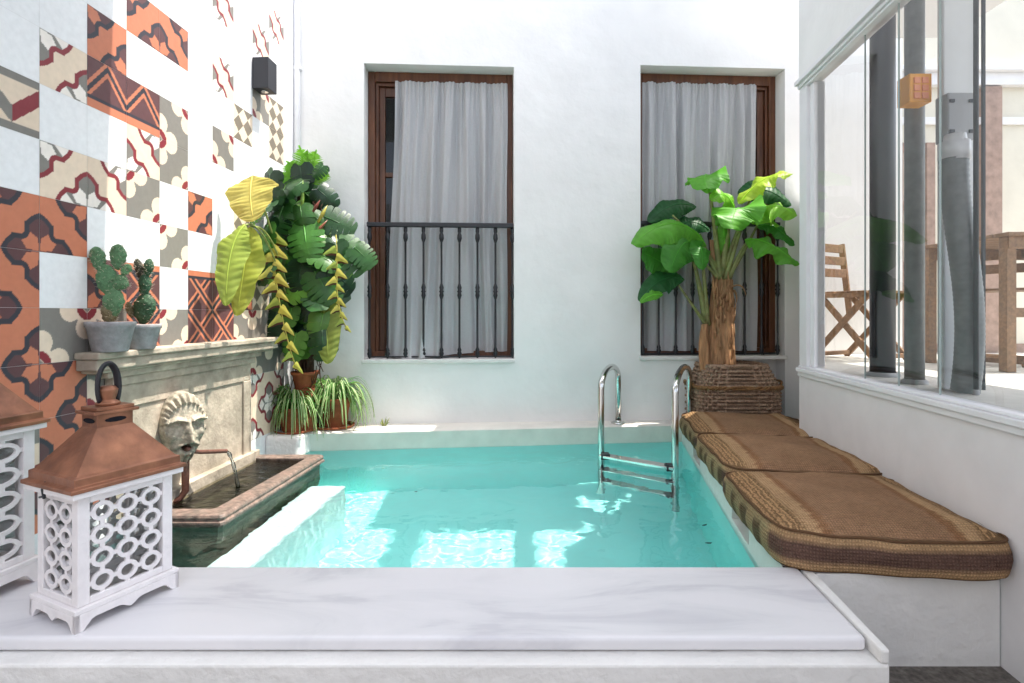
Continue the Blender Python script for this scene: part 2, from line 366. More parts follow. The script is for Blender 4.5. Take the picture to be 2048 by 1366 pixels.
# water
PW=[fl[0],fl[1],fl[2],fl[3]]
def water_pt(u,v):
    a=Vector((PW[0][0]-.03,PW[0][1]-.02)).lerp(Vector((PW[1][0]+.002,PW[1][1]-.02)),u); b=Vector((PW[3][0]-.03,PW[3][1]+.002)).lerp(Vector((PW[2][0]+.002,PW[2][1]+.002)),u)
    p=a.lerp(b,v); x,y=p
    h=.0019*nz(x*3.1+2*nz(x*2,y*2,5),y*5.5,1.7)+.0011*nz(x*8,y*12+nz(x*5,y*5)*2,4)+.0008*nz(x*20,y*26+2*nz(x*9,y*9),9)
    d=math.hypot(x+1.3,y-2.8); h+=.0006*math.sin(d*46)*math.exp(-d*1.6)
    return Vector((x,y,ZW+h))
m=MB(); m.grid(water_pt,300,260)
wt=m.build('pool_water',M['water']); tag(wt,None,None,kind='structure')
try:
    wt.cycles.is_caustics_caster=True
    for o in bpy.data.objects:
        if o.name in('basin_shell','submerged_step'): o.cycles.is_caustics_receiver=True
except Exception as e: print('caustics',e)

# ------------------------------------------------------------------ marble topped wall in front
pw=thing('pool_wall',(0,1.5,ZF),'low white plaster pool wall capped with a veined marble slab in the foreground','low wall')
m=MB()
m.prism([(-1.80,1.285,ZF),(.902,1.285,ZF),(.938,1.645,ZF),(.938,1.70,ZF),(-1.80,1.70,ZF)],(0,0,ZL-.038-ZF))
m.prism([(.880,1.285,ZL-.038),(.902,1.285,ZL-.038),(.938,1.645,ZL-.038),(.938,1.70,ZL-.038),(.908,1.70,ZL-.038)],(0,0,.036))
m.build('plaster_body',M['plaster_rough'],pw,bevel=.006)
m=MB()
m.prism([(-1.76,1.33,ZL-.036),(.876,1.33,ZL-.036),(.902,1.708,ZL-.036),(-1.76,1.708,ZL-.036)],(0,0,.036))
m.build('marble_slab',M['marble'],pw,bevel=.012,seg=4)

# ------------------------------------------------------------------ bench
be=thing('masonry_bench',(1.3,2.8,ZF),'white plastered bench between the pool and the glazed wall','bench')
m=MB()
y0,y1=1.665,4.2
def bench_pool_face():
    # side facing the pool with two square niches
    ys=[1.70,2.10,2.38,3.18,3.42,3.92]; zs=[ZW-.05,-.905,-.835,ZL]
    vs=[];fs=[]
    for z in zs:
        for y in ys: vs.append((bench_x(y),y,z))
    W=len(ys)
    for j in range(3):
        for i in range(5):
            if j==1 and i in(1,3): continue
            a=j*W+i; fs.append((a+1,a,a+W,a+1+W))
    m.add(vs,fs)
    for (ya,yc) in((2.10,2.38),(3.18,3.42)):
        d=.09; za,zb=-.905,-.835
        q=[(bench_x(ya),ya,za),(bench_x(yc),yc,za),(bench_x(yc),yc,zb),(bench_x(ya),ya,zb)]
        r=[(x+d,y,z) for x,y,z in q]
        m.add(q+r,[(0,1,5,4),(1,2,6,5),(2,3,7,6),(3,0,4,7),(4,5,6,7)])
bench_pool_face()
tz=ZL-.004
m.add([(bench_x(1.72),1.72,tz),(.945,y0,tz),(1.33+.108*y0-.003,y0,tz),(1.33+.108*3.15,3.15,tz),(2.2,3.9,tz),(bench_x(3.92),3.92,tz)],[(0,1,2,3,4,5)])
m.add([(.939,y0,ZF),(1.33+.108*y0-.003,y0,ZF),(1.33+.108*y0-.003,y0,tz),(.939,y0,tz)],[(0,1,2,3)])
m.build('plaster_body',M['plaster_rough'],be)

# ------------------------------------------------------------------ back wall with two windows
bw=thing('back_wall',BW(0,0,ZL),'tall smooth white plaster wall with two curtained balcony windows','wall')
W1=(bx(728),bx(1028),-.333,1.819); W2=(bx(1281),bx(1570),-.318,1.857)
ZT=3.6
m=MB()
def wall_grid(m,xs,zs,skip,T):
    vs=[T(x,0,z) for z in zs for x in xs]; W=len(xs); fs=[]
    for j in range(len(zs)-1):
        for i in range(W-1):
            if not skip(i,j): fs.append((j*W+i,j*W+i+1,(j+1)*W+i+1,(j+1)*W+i))
    m.add(vs,fs)
xs=[-1.9,W1[0],W1[1]]; zs=[ZP,W1[2],W1[3],ZT]
wall_grid(m,xs+[.6],zs,lambda i,j:i==1 and j==1,BW)
wall_grid(m,[.6,W2[0],W2[1],3.0],[ZP,W2[2],W2[3],ZT],lambda i,j:i==1 and j<=1,BW)
def reveal(m,w,d,T,bottom=True,zb=None):
    xa,xb,za,zc=w; za=zb if zb is not None else za
    q=[T(xa,0,za),T(xb,0,za),T(xb,0,zc),T(xa,0,zc)]; r=[T(xa,-d,za),T(xb,-d,za),T(xb,-d,zc),T(xa,-d,zc)]
    fs=[(1,5,6,2),(2,6,7,3),(3,7,4,0)]
    if bottom: fs.append((0,4,5,1))
    m.add(q+r,fs)
reveal(m,W1,.30,BW); reveal(m,W2,.30,BW,True,ZP)
# apron below the second window, recessed
xa,xb,za,zc=W2
xm=1.42; zs_=za-.03
m.add([BW(xa,0,ZP),BW(xm,0,ZP),BW(xm,0,zs_),BW(xa,0,zs_),BW(xm,-.13,ZP),BW(xm,-.13,zs_),BW(xb,-.13,ZP),BW(xb,-.13,zs_),BW(xa,-.13,zs_)],[(0,1,2,3),(1,4,5,2),(4,6,7,5),(3,2,5,8)])
m.build('plaster_face',M['plaster'],bw)
m=MB(); m.box(-1.9,-.34,ZP,3.0,-.62,ZT,T=BW); m.build('shade_backing',M['dark'],bw)  # near-black box stands for the shade of the room behind

def window(w,sash_side,label):
    xa,xb,za,zc=w; d=-.165
    fr=MB()
    fw=.052
    fr.box(xa+.002,d-.03,za,xa+fw,d+.035,zc,T=BW); fr.box(xb-fw,d-.03,za,xb-.002,d+.035,zc,T=BW)
    fr.box(xa+fw,d-.03,zc-.075,xb-fw,d+.035,zc-.002,T=BW); fr.box(xa+fw,d-.03,za+.002,xb-fw,d+.035,za+.05,T=BW)
    # inner stepped rebate
    fr.box(xa+fw,d-.06,za+.05,xa+fw+.025,d+.012,zc-.075,T=BW); fr.box(xb-fw-.02,d-.06,za+.05,xb-fw,d+.012,zc-.075,T=BW)
    fr.box(xa+fw+.025,d-.06,zc-.10,xb-fw-.02,d+.012,zc-.075,T=BW)
    win=fr.build('window',M['wood'],bw,bevel=.004); win['label']=label
    # leaf (sash) with two panes on its side
    s=MB(); st=.055
    if sash_side<0: sa=xa+fw+.025; sb=sa+.21
    else: sb=xb-fw-.02; sa=sb-.21
    y_0,y_1=d-.05,d-.012
    zlo=za+.05; zhi=zc-.10; zm=.5*(zlo+zhi)+.12
    s.box(sa,y_0,zlo,sa+st*.8,y_1,zhi,T=BW); s.box(sb-st,y_0,zlo,sb,y_1,zhi,T=BW)
    for z_,h in((zlo,.5),(zhi-.07,.07),(zm+.2,.035)): s.box(sa+st*.8,y_0,z_,sb-st,y_1,z_+h,T=BW)
    so=s.build('sash',M['wood'],win,bevel=.004)
    g=MB(); g.add([BW(sa+st*.8,d-.03,zlo+.5),BW(sb-st,d-.03,zlo+.5),BW(sb-st,d-.03,zhi-.07),BW(sa+st*.8,d-.03,zhi-.07)],[(0,1,2,3)])
    g.build('pane',M['glass'],win)
    k=MB(); k.box(xa-.012,-.10,za-.028,xb+.004,.028,za-.001,T=BW); k.build('sill',M['plaster_rough'],win,bevel=.004)
window(W1,-1,'brown timber balcony window left ajar behind its curtain')
window(W2,1,'brown timber balcony window behind the banana plant')

def curtain(w,pl,pr,lab,billow,seed,wdrop):
    xa,xb,za,zc=w
    random.seed(seed)
    ph=[random.uniform(0,6.3) for _ in range(6)]
    m=MB()
    xl=pl; xr=pr; L=xr-xl
    def fn(u,v):
        z=zc-.076-(zc-.076-za-.03)*v
        fold=0
        q=u*L
        ww=q*46+ph[0]+5.5*nz(q*5,v*.7,seed)+.6*v
        sw=math.sin(ww); fold=.030*(math.copysign(abs(sw)**.7,sw))*(.55+.9*abs(nz(q*6,v*.8,seed+4)))+.007*math.sin(q*101+ph[2]+4*nz(q*6,v,2))
        fold*= min(1,.45+v*5)
        fold*= (1.15-.6*v*(.5+.5*math.sin(u*5+1)))
        fold+=.010*nz(q*16,v*2.2,seed+9)*v
        fold+= .006*math.sin(q*210+ph[3])*max(0,1-v*5)
        fold+= .018*math.sin(q*11+ph[4])*v
        x=xl+q - billow*.04*math.sin(min(1,v*1.05)*math.pi*.8)*(1-u)*v + wdrop*.03*v*u
        dn=-.115
        if billow>0:
            bz=math.exp(-((u-.22)/.24)**2); dn+= .115*bz*v**4; z-= .030*bz*v**8
            z+= .035*max(0,u-.5)*v**8; x-= .045*(1-u)**2*v**2
        x+=.004*math.sin(v*9+u*7)
        return BW(x,dn+fold,z)
    m.grid(fn,260,60)
    o=m.build('curtain',M['curtain']); tag(o,lab,'curtain','linen curtains'); 
    return o
curtain(W1,bx(793,.13),bx(1016,.13),'grey linen curtain bulging past the frame of the window beside the leafy corner plants',1,3,0)
curtain(W2,bx(1286,.13),bx(1513,.13),'grey linen curtain hanging straight in the window behind the banana plant',0,5,-.6)

def railing(w,xs,zt,lab):
    xa,xb,za,zc=w
    t=thing('balcony_railing',BW((xa+xb)/2,-.02,za),lab,'railing','balcony railings')
    n=-.015
    m=MB(); m.box(xs[0]-.018,n-.013,zt-.017,min(xb-.002,xs[-1]+.012),n+.022,zt+.017,T=BW); m.build('handrail',M['iron'],t,bevel=.005)
    m=MB(); m.box(xs[0]-.012,n-.008,za+.012,min(xb-.002,xs[-1]+.01),n+.01,za+.022,T=BW); m.build('bottom_rail',M['iron'],t,bevel=.002)
    H=zt-za
    pr=[(.006,.0),(.013,.02),(.018,.035),(.012,.05),(.016,.06),(.008,.08),(.0075,H*.44),(.012,H*.455),(.017,H*.47),(.012,H*.49),(.019,H*.50),(.012,H*.51),(.017,H*.53),(.012,H*.545),(.0075,H*.56),(.0075,H-.13),(.012,H-.12),(.018,H-.10),(.016,H-.075),(.010,H-.06),(.014,H-.05),(.014,H-.015)]
    for x in xs:
        m=MB(); m.lathe(pr,BW(x,n,za+.004),12); m.build('baluster',M['iron'],t)
railing(W1,[bx(p,.01) for p in(739,775,811,847,883,919,955,991,1025)],P(0,450,3.95).z,'black wrought iron railing fully in view across the window beside the corner plants')
railing(W2,[bx(p,.01) for p in(1286,1318,1352,1386,1420,1455,1490,1524,1556)],P(0,447,4.05).z,'black wrought iron railing half hidden behind the banana plant')

# drainpipe in the corner
dp=thing('drainpipe',(P(595,627,3.88).x,3.88,ZL),'slim white drainpipe running down the corner beside the tiled wall','drainpipe')
m=MB(); m.tube([(dp.location.x,3.875,-.2),(dp.location.x,3.875,3.3)],.021,16); m.build('pipe',M['paint'],dp)
m=MB()
for z in(.55,1.75):
    m=MB(); m.box(dp.location.x-.03,3.86,z,dp.location.x+.03,3.90,z+.03); m.build('clip',M['paint'],dp,bevel=.004)

# ------------------------------------------------------------------ left wall with cement tiles
CR=srgb(226,206,184); SA=srgb(197,122,93); CH=srgb(58,58,66); BR=srgb(96,66,68); BU=srgb(134,50,58); GR=srgb(128,124,118); TA=srgb(122,112,98); WH=(.82,.82,.83); OW=srgb(236,228,220)
def inpoly(px,py,poly):
    c=np.zeros(px.shape,bool); n=len(poly)
    for i in range(n):
        x1,y1=poly[i]; x2,y2=poly[(i+1)%n]
        cond=((y1>py)!=(y2>py)); xi=(x2-x1)*(py-y1)/((y2-y1) if y2!=y1 else 1e-9)+x1
        c^= cond&(px<xi)
    return c
STAR=[(-.01,-.01),(-.01,.70),(.13,.62),(.27,.50),(.27,.335),(.335,.27),(.50,.27),(.62,.13),(.70,-.01)]
STARI=[(-.01,-.01),(-.01,.60),(.10,.54),(.19,.45),(.19,.27),(.27,.19),(.45,.19),(.54,.10),(.60,-.01)]
RH=[(0,0),(.03,.24),(.17,.33),(.22,.22),(.33,.17),(.24,.03)]
def pattern(kind,U,V):
    C=np.empty(U.shape+(3,))
    def setc(mask,c): C[mask]=c
    C[:]=CR
    if kind in'AB':
        g,o_,i_,r_=(SA,CH,BR,SA) if kind=='A' else (CR,BU,GR,OW)
        C[:]=g
        for (a,b) in((U,V),(1-U,1-V)):
            setc(inpoly(a,b,STAR),o_); setc(inpoly(a,b,STARI),i_)
            setc(inpoly(a,b,RH),r_)
            if kind=='B': setc(inpoly(a,b,STARI)&(np.abs(a-b)>.30)&(a>b),OW)
    elif kind=='C':
        C[:]=GR*np.array(1.0) if not isinstance(GR,tuple) else GR
        for (a,b) in((U,V),(1-U,1-V)):
            for cx,cy in((.37,.02),(.02,.37)): setc((a-cx)**2+(b-cy)**2<.235**2,CR)
            setc((a-.13)**2+(b-.13)**2<.13**2,CR)
            setc(((a-.10)+(b-.10))**2/.012+((a-b))**2/.055<1,BU)
    elif kind=='D':      # zigzag frieze with a salmon strip at the foot
        C[:]=BR
        d=V-(.32+.60*(1-np.abs(2*U-1)))
        setc(np.abs(d)<.17,SA); setc(np.abs(d)<.065,CH); setc(V<.24,CH); setc(V<.17,SA)
    elif kind in'XY':    # lozenges
        C[:]=BR
        for d in(V-U*.95-.02,V-.97+U*.95): setc(np.abs(d)<.15,SA); setc(np.abs(d)<.06,CH)
        if kind=='X': setc(V>.80,CH); setc(V>.86,SA)
    elif kind=='E':
        k=(np.floor(2*(U+V))+np.floor(2*(U-V)+8))%2
        C[:]=CR; setc(k<.5,TA)
    elif kind=='F':
        C[:]=CR; setc((V>.86)|(V<.14),GR)
        z=.5+.22*(np.abs(((U*2)%2)-1)*2-1); dd=V-z
        setc(np.abs(dd)<.15,GR); setc((np.abs(dd)<.15)&((U%1)>.5),BU)
    return C
TM={}
def row(n,s):   # columns k=-1..9
    for k,ch in enumerate(s): TM[(k-1,n)]=ch
row(-4,'AAAAACCBBBW')
row(-3,'CAACCCWBBBW')
row(-2,'AACACWCCCCW')
row(-1,'ACCYCYYCCCW')
row(0 ,'AWAXWXXAEWW')
row(1 ,'AAWWCWWWBWW')
row(2 ,'WBBCWAWEWWW')
row(3 ,'FWWBCWWWWWW')
row(4 ,'WBDDCWCWWWW')
row(5 ,'WWAWWWWEWEW')
row(6 ,'WWWAAWBWCEW')
row(7 ,'WWWWWWWWWWW')
row(8 ,'WWBWWWBWBWW')
row(9 ,'WWWWAWWWWBW')
row(10,'WWWWWWWWWWW')
t_=.2; g_=.0005; NG=56
vs=[];fs=[];cols=[];off=0
for n in range(-5,13):
    for k in range(-8,10):
        ch=TM.get((k,n),'W'); s0=1.92+.2*k+g_; s1=s0+t_-2*g_; z0=.02+.2*n+g_; z1=z0+t_-2*g_
        if k==9: s1=3.888
        ng=1 if ch=='W' else NG
        u=np.linspace(0,1,ng+1); U,V=np.meshgrid(u,u)
        if ch=='W': C=np.empty(U.shape+(3,)); C[:]=WH; C*=random.uniform(.97,1.0)
        else:
            fu=((k+n)%2==0); fl2=(k%2)
            # stars meet at alternate lattice points, so the motif mirrors from tile to tile
            UU=U if k%2==0 else 1-U
            VV=V if n%2!=0 else 1-V
            if ch in'XYEFD': UU=U if ch in'EFD' or k%2==0 else U; VV=V
            if ch=='F': UU=U
            C=pattern(ch,UU,VV)
            C=C*random.uniform(.94,1.04)
        nn=.0010+random.uniform(-.0002,.0002)
        Sx=s0+(s1-s0)*U; Zx=z0+(z1-z0)*V
        X=-1.8+.0603*Sx+nn; Y=Sx-.0603*nn
        vs.append(np.stack([X,Y,Zx],-1).reshape(-1,3)); cols.append(C.reshape(-1,3))
        idx=np.arange((ng+1)**2).reshape(ng+1,ng+1)+off
        fs.append(np.stack([idx[:-1,:-1],idx[:-1,1:],idx[1:,1:],idx[1:,:-1]],-1).reshape(-1,4)); off+=(ng+1)**2
vs=np.concatenate(vs);fs=np.concatenate(fs);cols=np.concatenate(cols)
me=bpy.data.meshes.new('tiles'); me.vertices.add(len(vs)); me.vertices.foreach_set('co',vs.astype(np.float32).ravel())
me.loops.add(len(fs)*4); me.loops.foreach_set('vertex_index',fs.astype(np.int32).ravel())
me.polygons.add(len(fs)); me.polygons.foreach_set('loop_start',np.arange(0,len(fs)*4,4,dtype=np.int32)); me.polygons.foreach_set('loop_total',np.full(len(fs),4,dtype=np.int32))
me.update(calc_edges=True); at=me.color_attributes.new('Col','FLOAT_COLOR','POINT')
at.data.foreach_set('color',np.concatenate([cols,np.ones((len(cols),1))],1).astype(np.float32).ravel())
me.materials.append(M['tile'])
tw=thing('tiled_wall',LW(2.5,0,ZL),'patchwork wall of white and patterned terracotta, grey and burgundy cement tiles','wall')
o=bpy.data.objects.new('tiles',me); COL.objects.link(o); par(o,tw)
m=MB(); m.box(-3.0,-.12,ZP,3.90,.0,ZT,T=lambda s,n,z:LW(s,n,z)); m.build('masonry',M['grout'],tw)

# wall lamp
m=MB(); m.box(3.31,.005,1.385,3.42,.105,1.575,T=LW)
wl=thing('wall_lamp',LW(3.36,0,1.385),'black box-shaped wall lamp high on the tiled wall','lamp')
m.build('lamp_body',M['black'],wl,bevel=.002)
m=MB(); m.lathe([(.0,-.001),(.022,-.001),(.022,-.004),(.018,-.004)],LW(3.365,.055,1.385),16); m.build('lens',M['steel'],wl)

# ------------------------------------------------------------------ fountain
ft=thing('wall_fountain',LW(2.74,.3,ZW),'old stone wall fountain with mantel shelf, carved mask and reddish basin','fountain')
m=MB()
def prof_box(m,s0,s1,n1,z0,z1): m.box(s0,.004,z0,s1,n1,z1,T=LW)
prof_box(m,2.055,3.47,.105,-.178,-.150); prof_box(m,2.063,3.46,.092,-.222,-.178); prof_box(m,2.085,3.43,.068,-.236,-.222)
sh=m.build('mantel_shelf',M['stone'],ft,bevel=.006)
m=MB()
prof_box(m,2.16,3.33,.055,-.262,-.236); prof_box(m,2.20,3.28,.042,-.30,-.262); prof_box(m,2.22,3.25,.03,-.40,-.30)
prof_box(m,2.22,2.30,.034,-.86,-.40); prof_box(m,3.17,3.25,.034,-.86,-.40); prof_box(m,2.30,3.17,.022,-.86,-.40)
prof_box(m,2.25,3.30,.06,-.90,-.83)
m.build('back_panel',M['stone'],ft,bevel=.004)
# basin
def bsx(y): return -1.24+.084*(y-2.316)
ya,yb_=2.316,3.335
def ring(off,z,ch=.014):
    # outline of the basin pulled in by off (chamfered outer corners)
    return [LW(ya,-.02,z)+Vector((0,off,0)), Vector((bsx(ya)-off-ch,ya+off,z)), Vector((bsx(ya)-off,ya+off+ch,z)), Vector((bsx(yb_)-off,yb_-off-ch,z)), Vector((bsx(yb_)-off-ch,yb_-off,z)), LW(yb_,-.02,z)-Vector((0,off,0))]
def rings(m,lst,cap_last=False):
    R_=[ring(*l) for l in lst]; n=6; vs=[p for r in R_ for p in r]
    fs=[(i*n+k,i*n+(k+1)%n,(i+1)*n+(k+1)%n,(i+1)*n+k) for i in range(len(R_)-1) for k in range(n)]
    if cap_last: fs.append(list(range((len(R_)-1)*n,len(R_)*n)))
    m.add(vs,fs,None,False)
m=MB(); rings(m,[(.018,-.93),(.018,-.918),(.0,-.912),(.0,-.90),(.008,-.895),(.004,-.882),(.008,-.872),(.018,-.868),(.080,-.868),(.088,-.873),(.090,-.99)])
bs=m.build('basin_rim',M['basin'],ft,bevel=.003)
m=MB(); rings(m,[(.03,ZP),(.022,-.93)]); m.build('basin_body',M['basinbody'],ft)
m=MB(); m.add(ring(.085,-.99),[tuple(range(6))]); m.build('basin_floor',M['basinfloor'],ft)
m=MB()
y0_,y1_=ya+.088,yb_-.088
def bwf(u,v):
    y=y0_+(y1_-y0_)*v; xl=LW(y,.0,0).x; xr=bsx(y)-.088; x=xl+(xr-xl)*u
    d=math.hypot(x+1.41,y-2.78)
    return Vector((x,y,-.884+.0022*math.sin(d*85)*math.exp(-d*5)+.0012*nz(x*14,y*14)))
m.grid(bwf,80,120)
bwat=m.build('fountain_water',M['basinwater']); tag(bwat,None,None,kind='structure')

# carved mask
mc=Vector((-1.585,2.60,-.575)); fwd=Vector((.80,-.60,0)).normalized(); rgt=Vector((.60,.80,0)).normalized(); up=Vector((0,0,1))
mc=P(363,853,2.56)
m=MB()
def mk(u,v):
    # polar heightfield: u angle, v radius
    a=2*math.pi*u; r=v
    x=math.cos(a)*r; z=math.sin(a)*r
    # outline: broad crown, pointed chin
    wx=.098*(1-.42*max(0,-z)**1.3); hz=.168 if z>0 else .185
    X=x*wx; Z=z*hz
    h=.075*math.sqrt(max(0,1-r**2.4))
    def G(cx,cz,sx,sz): return math.exp(-((X-cx)/sx)**2-((Z-cz)/sz)**2)
    fx=abs(X)
    h+=.030*G(0,-.015,.017,.045)+.016*G(0,-.045,.03,.016)            # nose
    h+=.020*math.exp(-((Z-(.045-.25*abs(fx-.045)))/.010)**2)*(1 if .012<fx<.10 else .2)     # brows
    h-=.022*math.exp(-((fx-.045)/.026)**2-((Z-.018)/.017)**2)           # sockets
    h+=.022*math.exp(-((fx-.045)/.015)**2-((Z-.016)/.011)**2)           # eyes
    h+=.012*math.exp(-((fx-.07)/.02)**2-((Z+.03)/.022)**2)              # cheeks
    h+=.018*math.exp(-((Z-(-.068-.5*(fx-.02)))/.011)**2)*math.exp(-(fx/.07)**2)  # moustache
    h-=.040*G(0,-.088,.022,.014)                                       # mouth
    h+=.014*G(0,-.118,.03,.014)
    if Z<-.09: h+=.006*math.sin(X*260)*min(1,(-.09-Z)*20)
    rr=math.hypot(X/.115,(Z-.0)/.155)
    if Z>.03 and rr>.70:                                                # leaf crown
        an=math.atan2(Z,X); h+=.016*min(1,(rr-.70)*12)*(.55+.45*math.cos(an*34))
    if fx>.085 and -.03<Z<.07: h+=.012*math.sin((Z+.03)*95)
    h0=.075*math.sqrt(max(0,1-r**2.4)); h=h0+(h-h0)*1.45+.0025*nz(X*90,Z*90,3)
    if r>.985: h=-.02
    return mc+rgt*X+up*Z+fwd*h
m.grid(mk,150,44,closeu=True)
m.build('carved_mask',M['stonelight'],ft)
# ears
sp0=mc+fwd*.055+up*(-.092)
spe=P(453,902,2.74)
el=P(374,905,2.57)
m=MB(); m.tube([sp0-fwd*.03,sp0+fwd*.02,el+Vector((.0,-.015,0))],.0135,14); m.tube([el+Vector((0,-.012,.012)),el.lerp(spe,.33),spe],[.0115,.0105,.0100],14,cap=False)
m.tube([spe,spe-(spe-el)*.06],[.0080,.008],14)
m.build('spout_pipe',M['copperpipe'],ft)
m=MB(); m.tube([el+Vector((0,-.012,.022)),el+Vector((0,-.012,0)),Vector((el.x,el.y-.012,-.84)),Vector((el.x-.02,el.y-.02,-.875)),Vector((el.x-.06,el.y-.05,-.90))],[.017,.0165,.0165,.014,.012],14)
m.build('supply_pipe',M['copperpipe'],ft)
m=MB()
pts=[]
for i in range(15):
    t=i/14; pts.append(spe+Vector((.055*t,.01*t,-(.185)*t*t*.85-.03*t)))
m.tube(pts,[.0085-.003*math.sin(i*1.3)-.0001*i for i in range(15)],8)
m.tube([p+Vector((.008*(i/14),-.006*(i/14),0)) for i,p in enumerate(pts)],[.004+.002*math.sin(i*1.9+1) for i in range(15)],6)
m.tube([p+Vector((-.012*(i/14),.004,-.004)) for i,p in enumerate(pts)],[.003+.001*math.sin(i*2.1) for i in range(15)],6)
for _ in range(40):
    a=random.random()*6.28; r_=random.uniform(.005,.04); p=pts[-1]+Vector((math.cos(a)*r_,math.sin(a)*r_,random.uniform(0,.02))); m.lathe([(.0001,-.002),(.002,0),(.0001,.002)],p,6)
st_=m.build('water_jet',M['stream']); tag(st_,'thin jet of clear water falling from the copper spout into the basin','water jet')

# ------------------------------------------------------------------ potted cacti
def cactus_plant(loc,pot_r,pot_h,pads,lab,foot=True):
    t=thing('potted_cactus',loc,lab,'cactus','cacti on the mantel shelf'); L=Vector(loc)
    m=MB(); m.lathe([(pot_r*.70,0),(pot_r*.72,.004),(pot_r*.95,pot_h*.80),(pot_r*1.0,pot_h*.83),(pot_r*1.02,pot_h*.97),(pot_r*1.0,pot_h),(pot_r*.92,pot_h),(pot_r*.90,pot_h*.9)],L,40)
    m.build('pot',M['greypot'],t)
    m=MB()
    for i in range(150):
        a=random.random()*6.28; r_=pot_r*.88*math.sqrt(random.random()); c_=L+Vector((r_*math.cos(a),r_*math.sin(a),pot_h*.955)); q=random.uniform(.004,.008)
        m.lathe([(.0005,-q),(q,-q*.3),(q*.8,q*.5),(.0005,q*.8)],c_,6)
    m.lathe([(.001,pot_h*.94),(pot_r*.91,pot_h*.94)],L,24,cap=False)
    m.build('gravel',M['gravel'],t)
    m=MB(); sp=MB()
    for (p0,p1,w_,th,c_) in pads:
        p0=Vector(p0)+L; p1=Vector(p1)+L; ax=p1-p0; Ln=ax.length; ax.normalize(); side=norm(ax.cross(Vector((0,-1,.0)))); dep=ax.cross(side)
        w_*=.86; th*=.8
        def pf(u,v,p0=p0,ax=ax,side=side,dep=dep,Ln=Ln,w_=w_,th=th):
            a=2*math.pi*u; q=math.sin(math.pi*min(1,max(0,v)))**.55*(.72+.38*v); bmp=1+.09*math.sin(v*30)*math.cos(a*7)+.22*nz(v*4,math.cos(a)*1.5,Ln*30)+.10*nz(v*12,math.cos(a)*5,Ln*10)
            return p0+ax*(Ln*v)+side*math.cos(a)*w_*q*bmp+dep*math.sin(a)*th*q*bmp
        m.grid(pf,26,26,col=vary(c_,.1),closeu=True)
        for _ in range(60):
            u=random.random(); v=random.uniform(.08,.95); b_=pf(u,v); c0=p0+ax*Ln*v; d_=norm(b_-c0)
            for k in range(2):
                dd=norm(d_+Vector((random.uniform(-.7,.7),random.uniform(-.7,.7),random.uniform(-.3,.9)))); sp.tube([b_,b_+dd*random.uniform(.006,.014)],[.0006,.0002],3)
    m.build('cactus_pads',M['cactus'],t); sp.build('spines',mat('cactus_spines',(.62,.55,.42),.7) if 'sp' not in M else M['sp'],t)
G1=srgb(92,132,92); G2=srgb(60,92,66); G3=srgb(128,120,88)
L1=LW(2.135,.085,-.150)
cactus_plant(L1,.083,.118,[
 ((-.005,0,.10),(0,0,.21),.040,.03,G3),((.01,-.005,.13),(.015,0,.255),.050,.03,G1),((-.01,0,.22),(-.02,0,.345),.052,.026,G1),((.02,0,.24),(.055,0,.30),.04,.025,G1),
 ((-.035,0,.315),(-.062,0,.415),.038,.02,G1),((.03,0,.32),(.03,0,.425),.040,.024,G1),((.045,0,.30),(.07,.01,.345),.024,.016,G1)],
 'taller pale green prickly pear with wide pads in a grey pot')
L2=LW(2.30,.075,-.150)
cactus_plant(L2,.080,.105,[
 ((.01,0,.10),(.03,0,.235),.055,.035,G2),((.02,0,.22),(.025,0,.32),.032,.024,G2),((.01,0,.29),(-.012,0,.385),.022,.018,srgb(58,60,46)),((.03,0,.30),(.045,0,.385),.024,.018,G2),
 ((-.03,0,.13),(-.05,0,.2),.02,.016,G3)],
 'smaller dark green cactus with narrow finger pads in a grey pot')

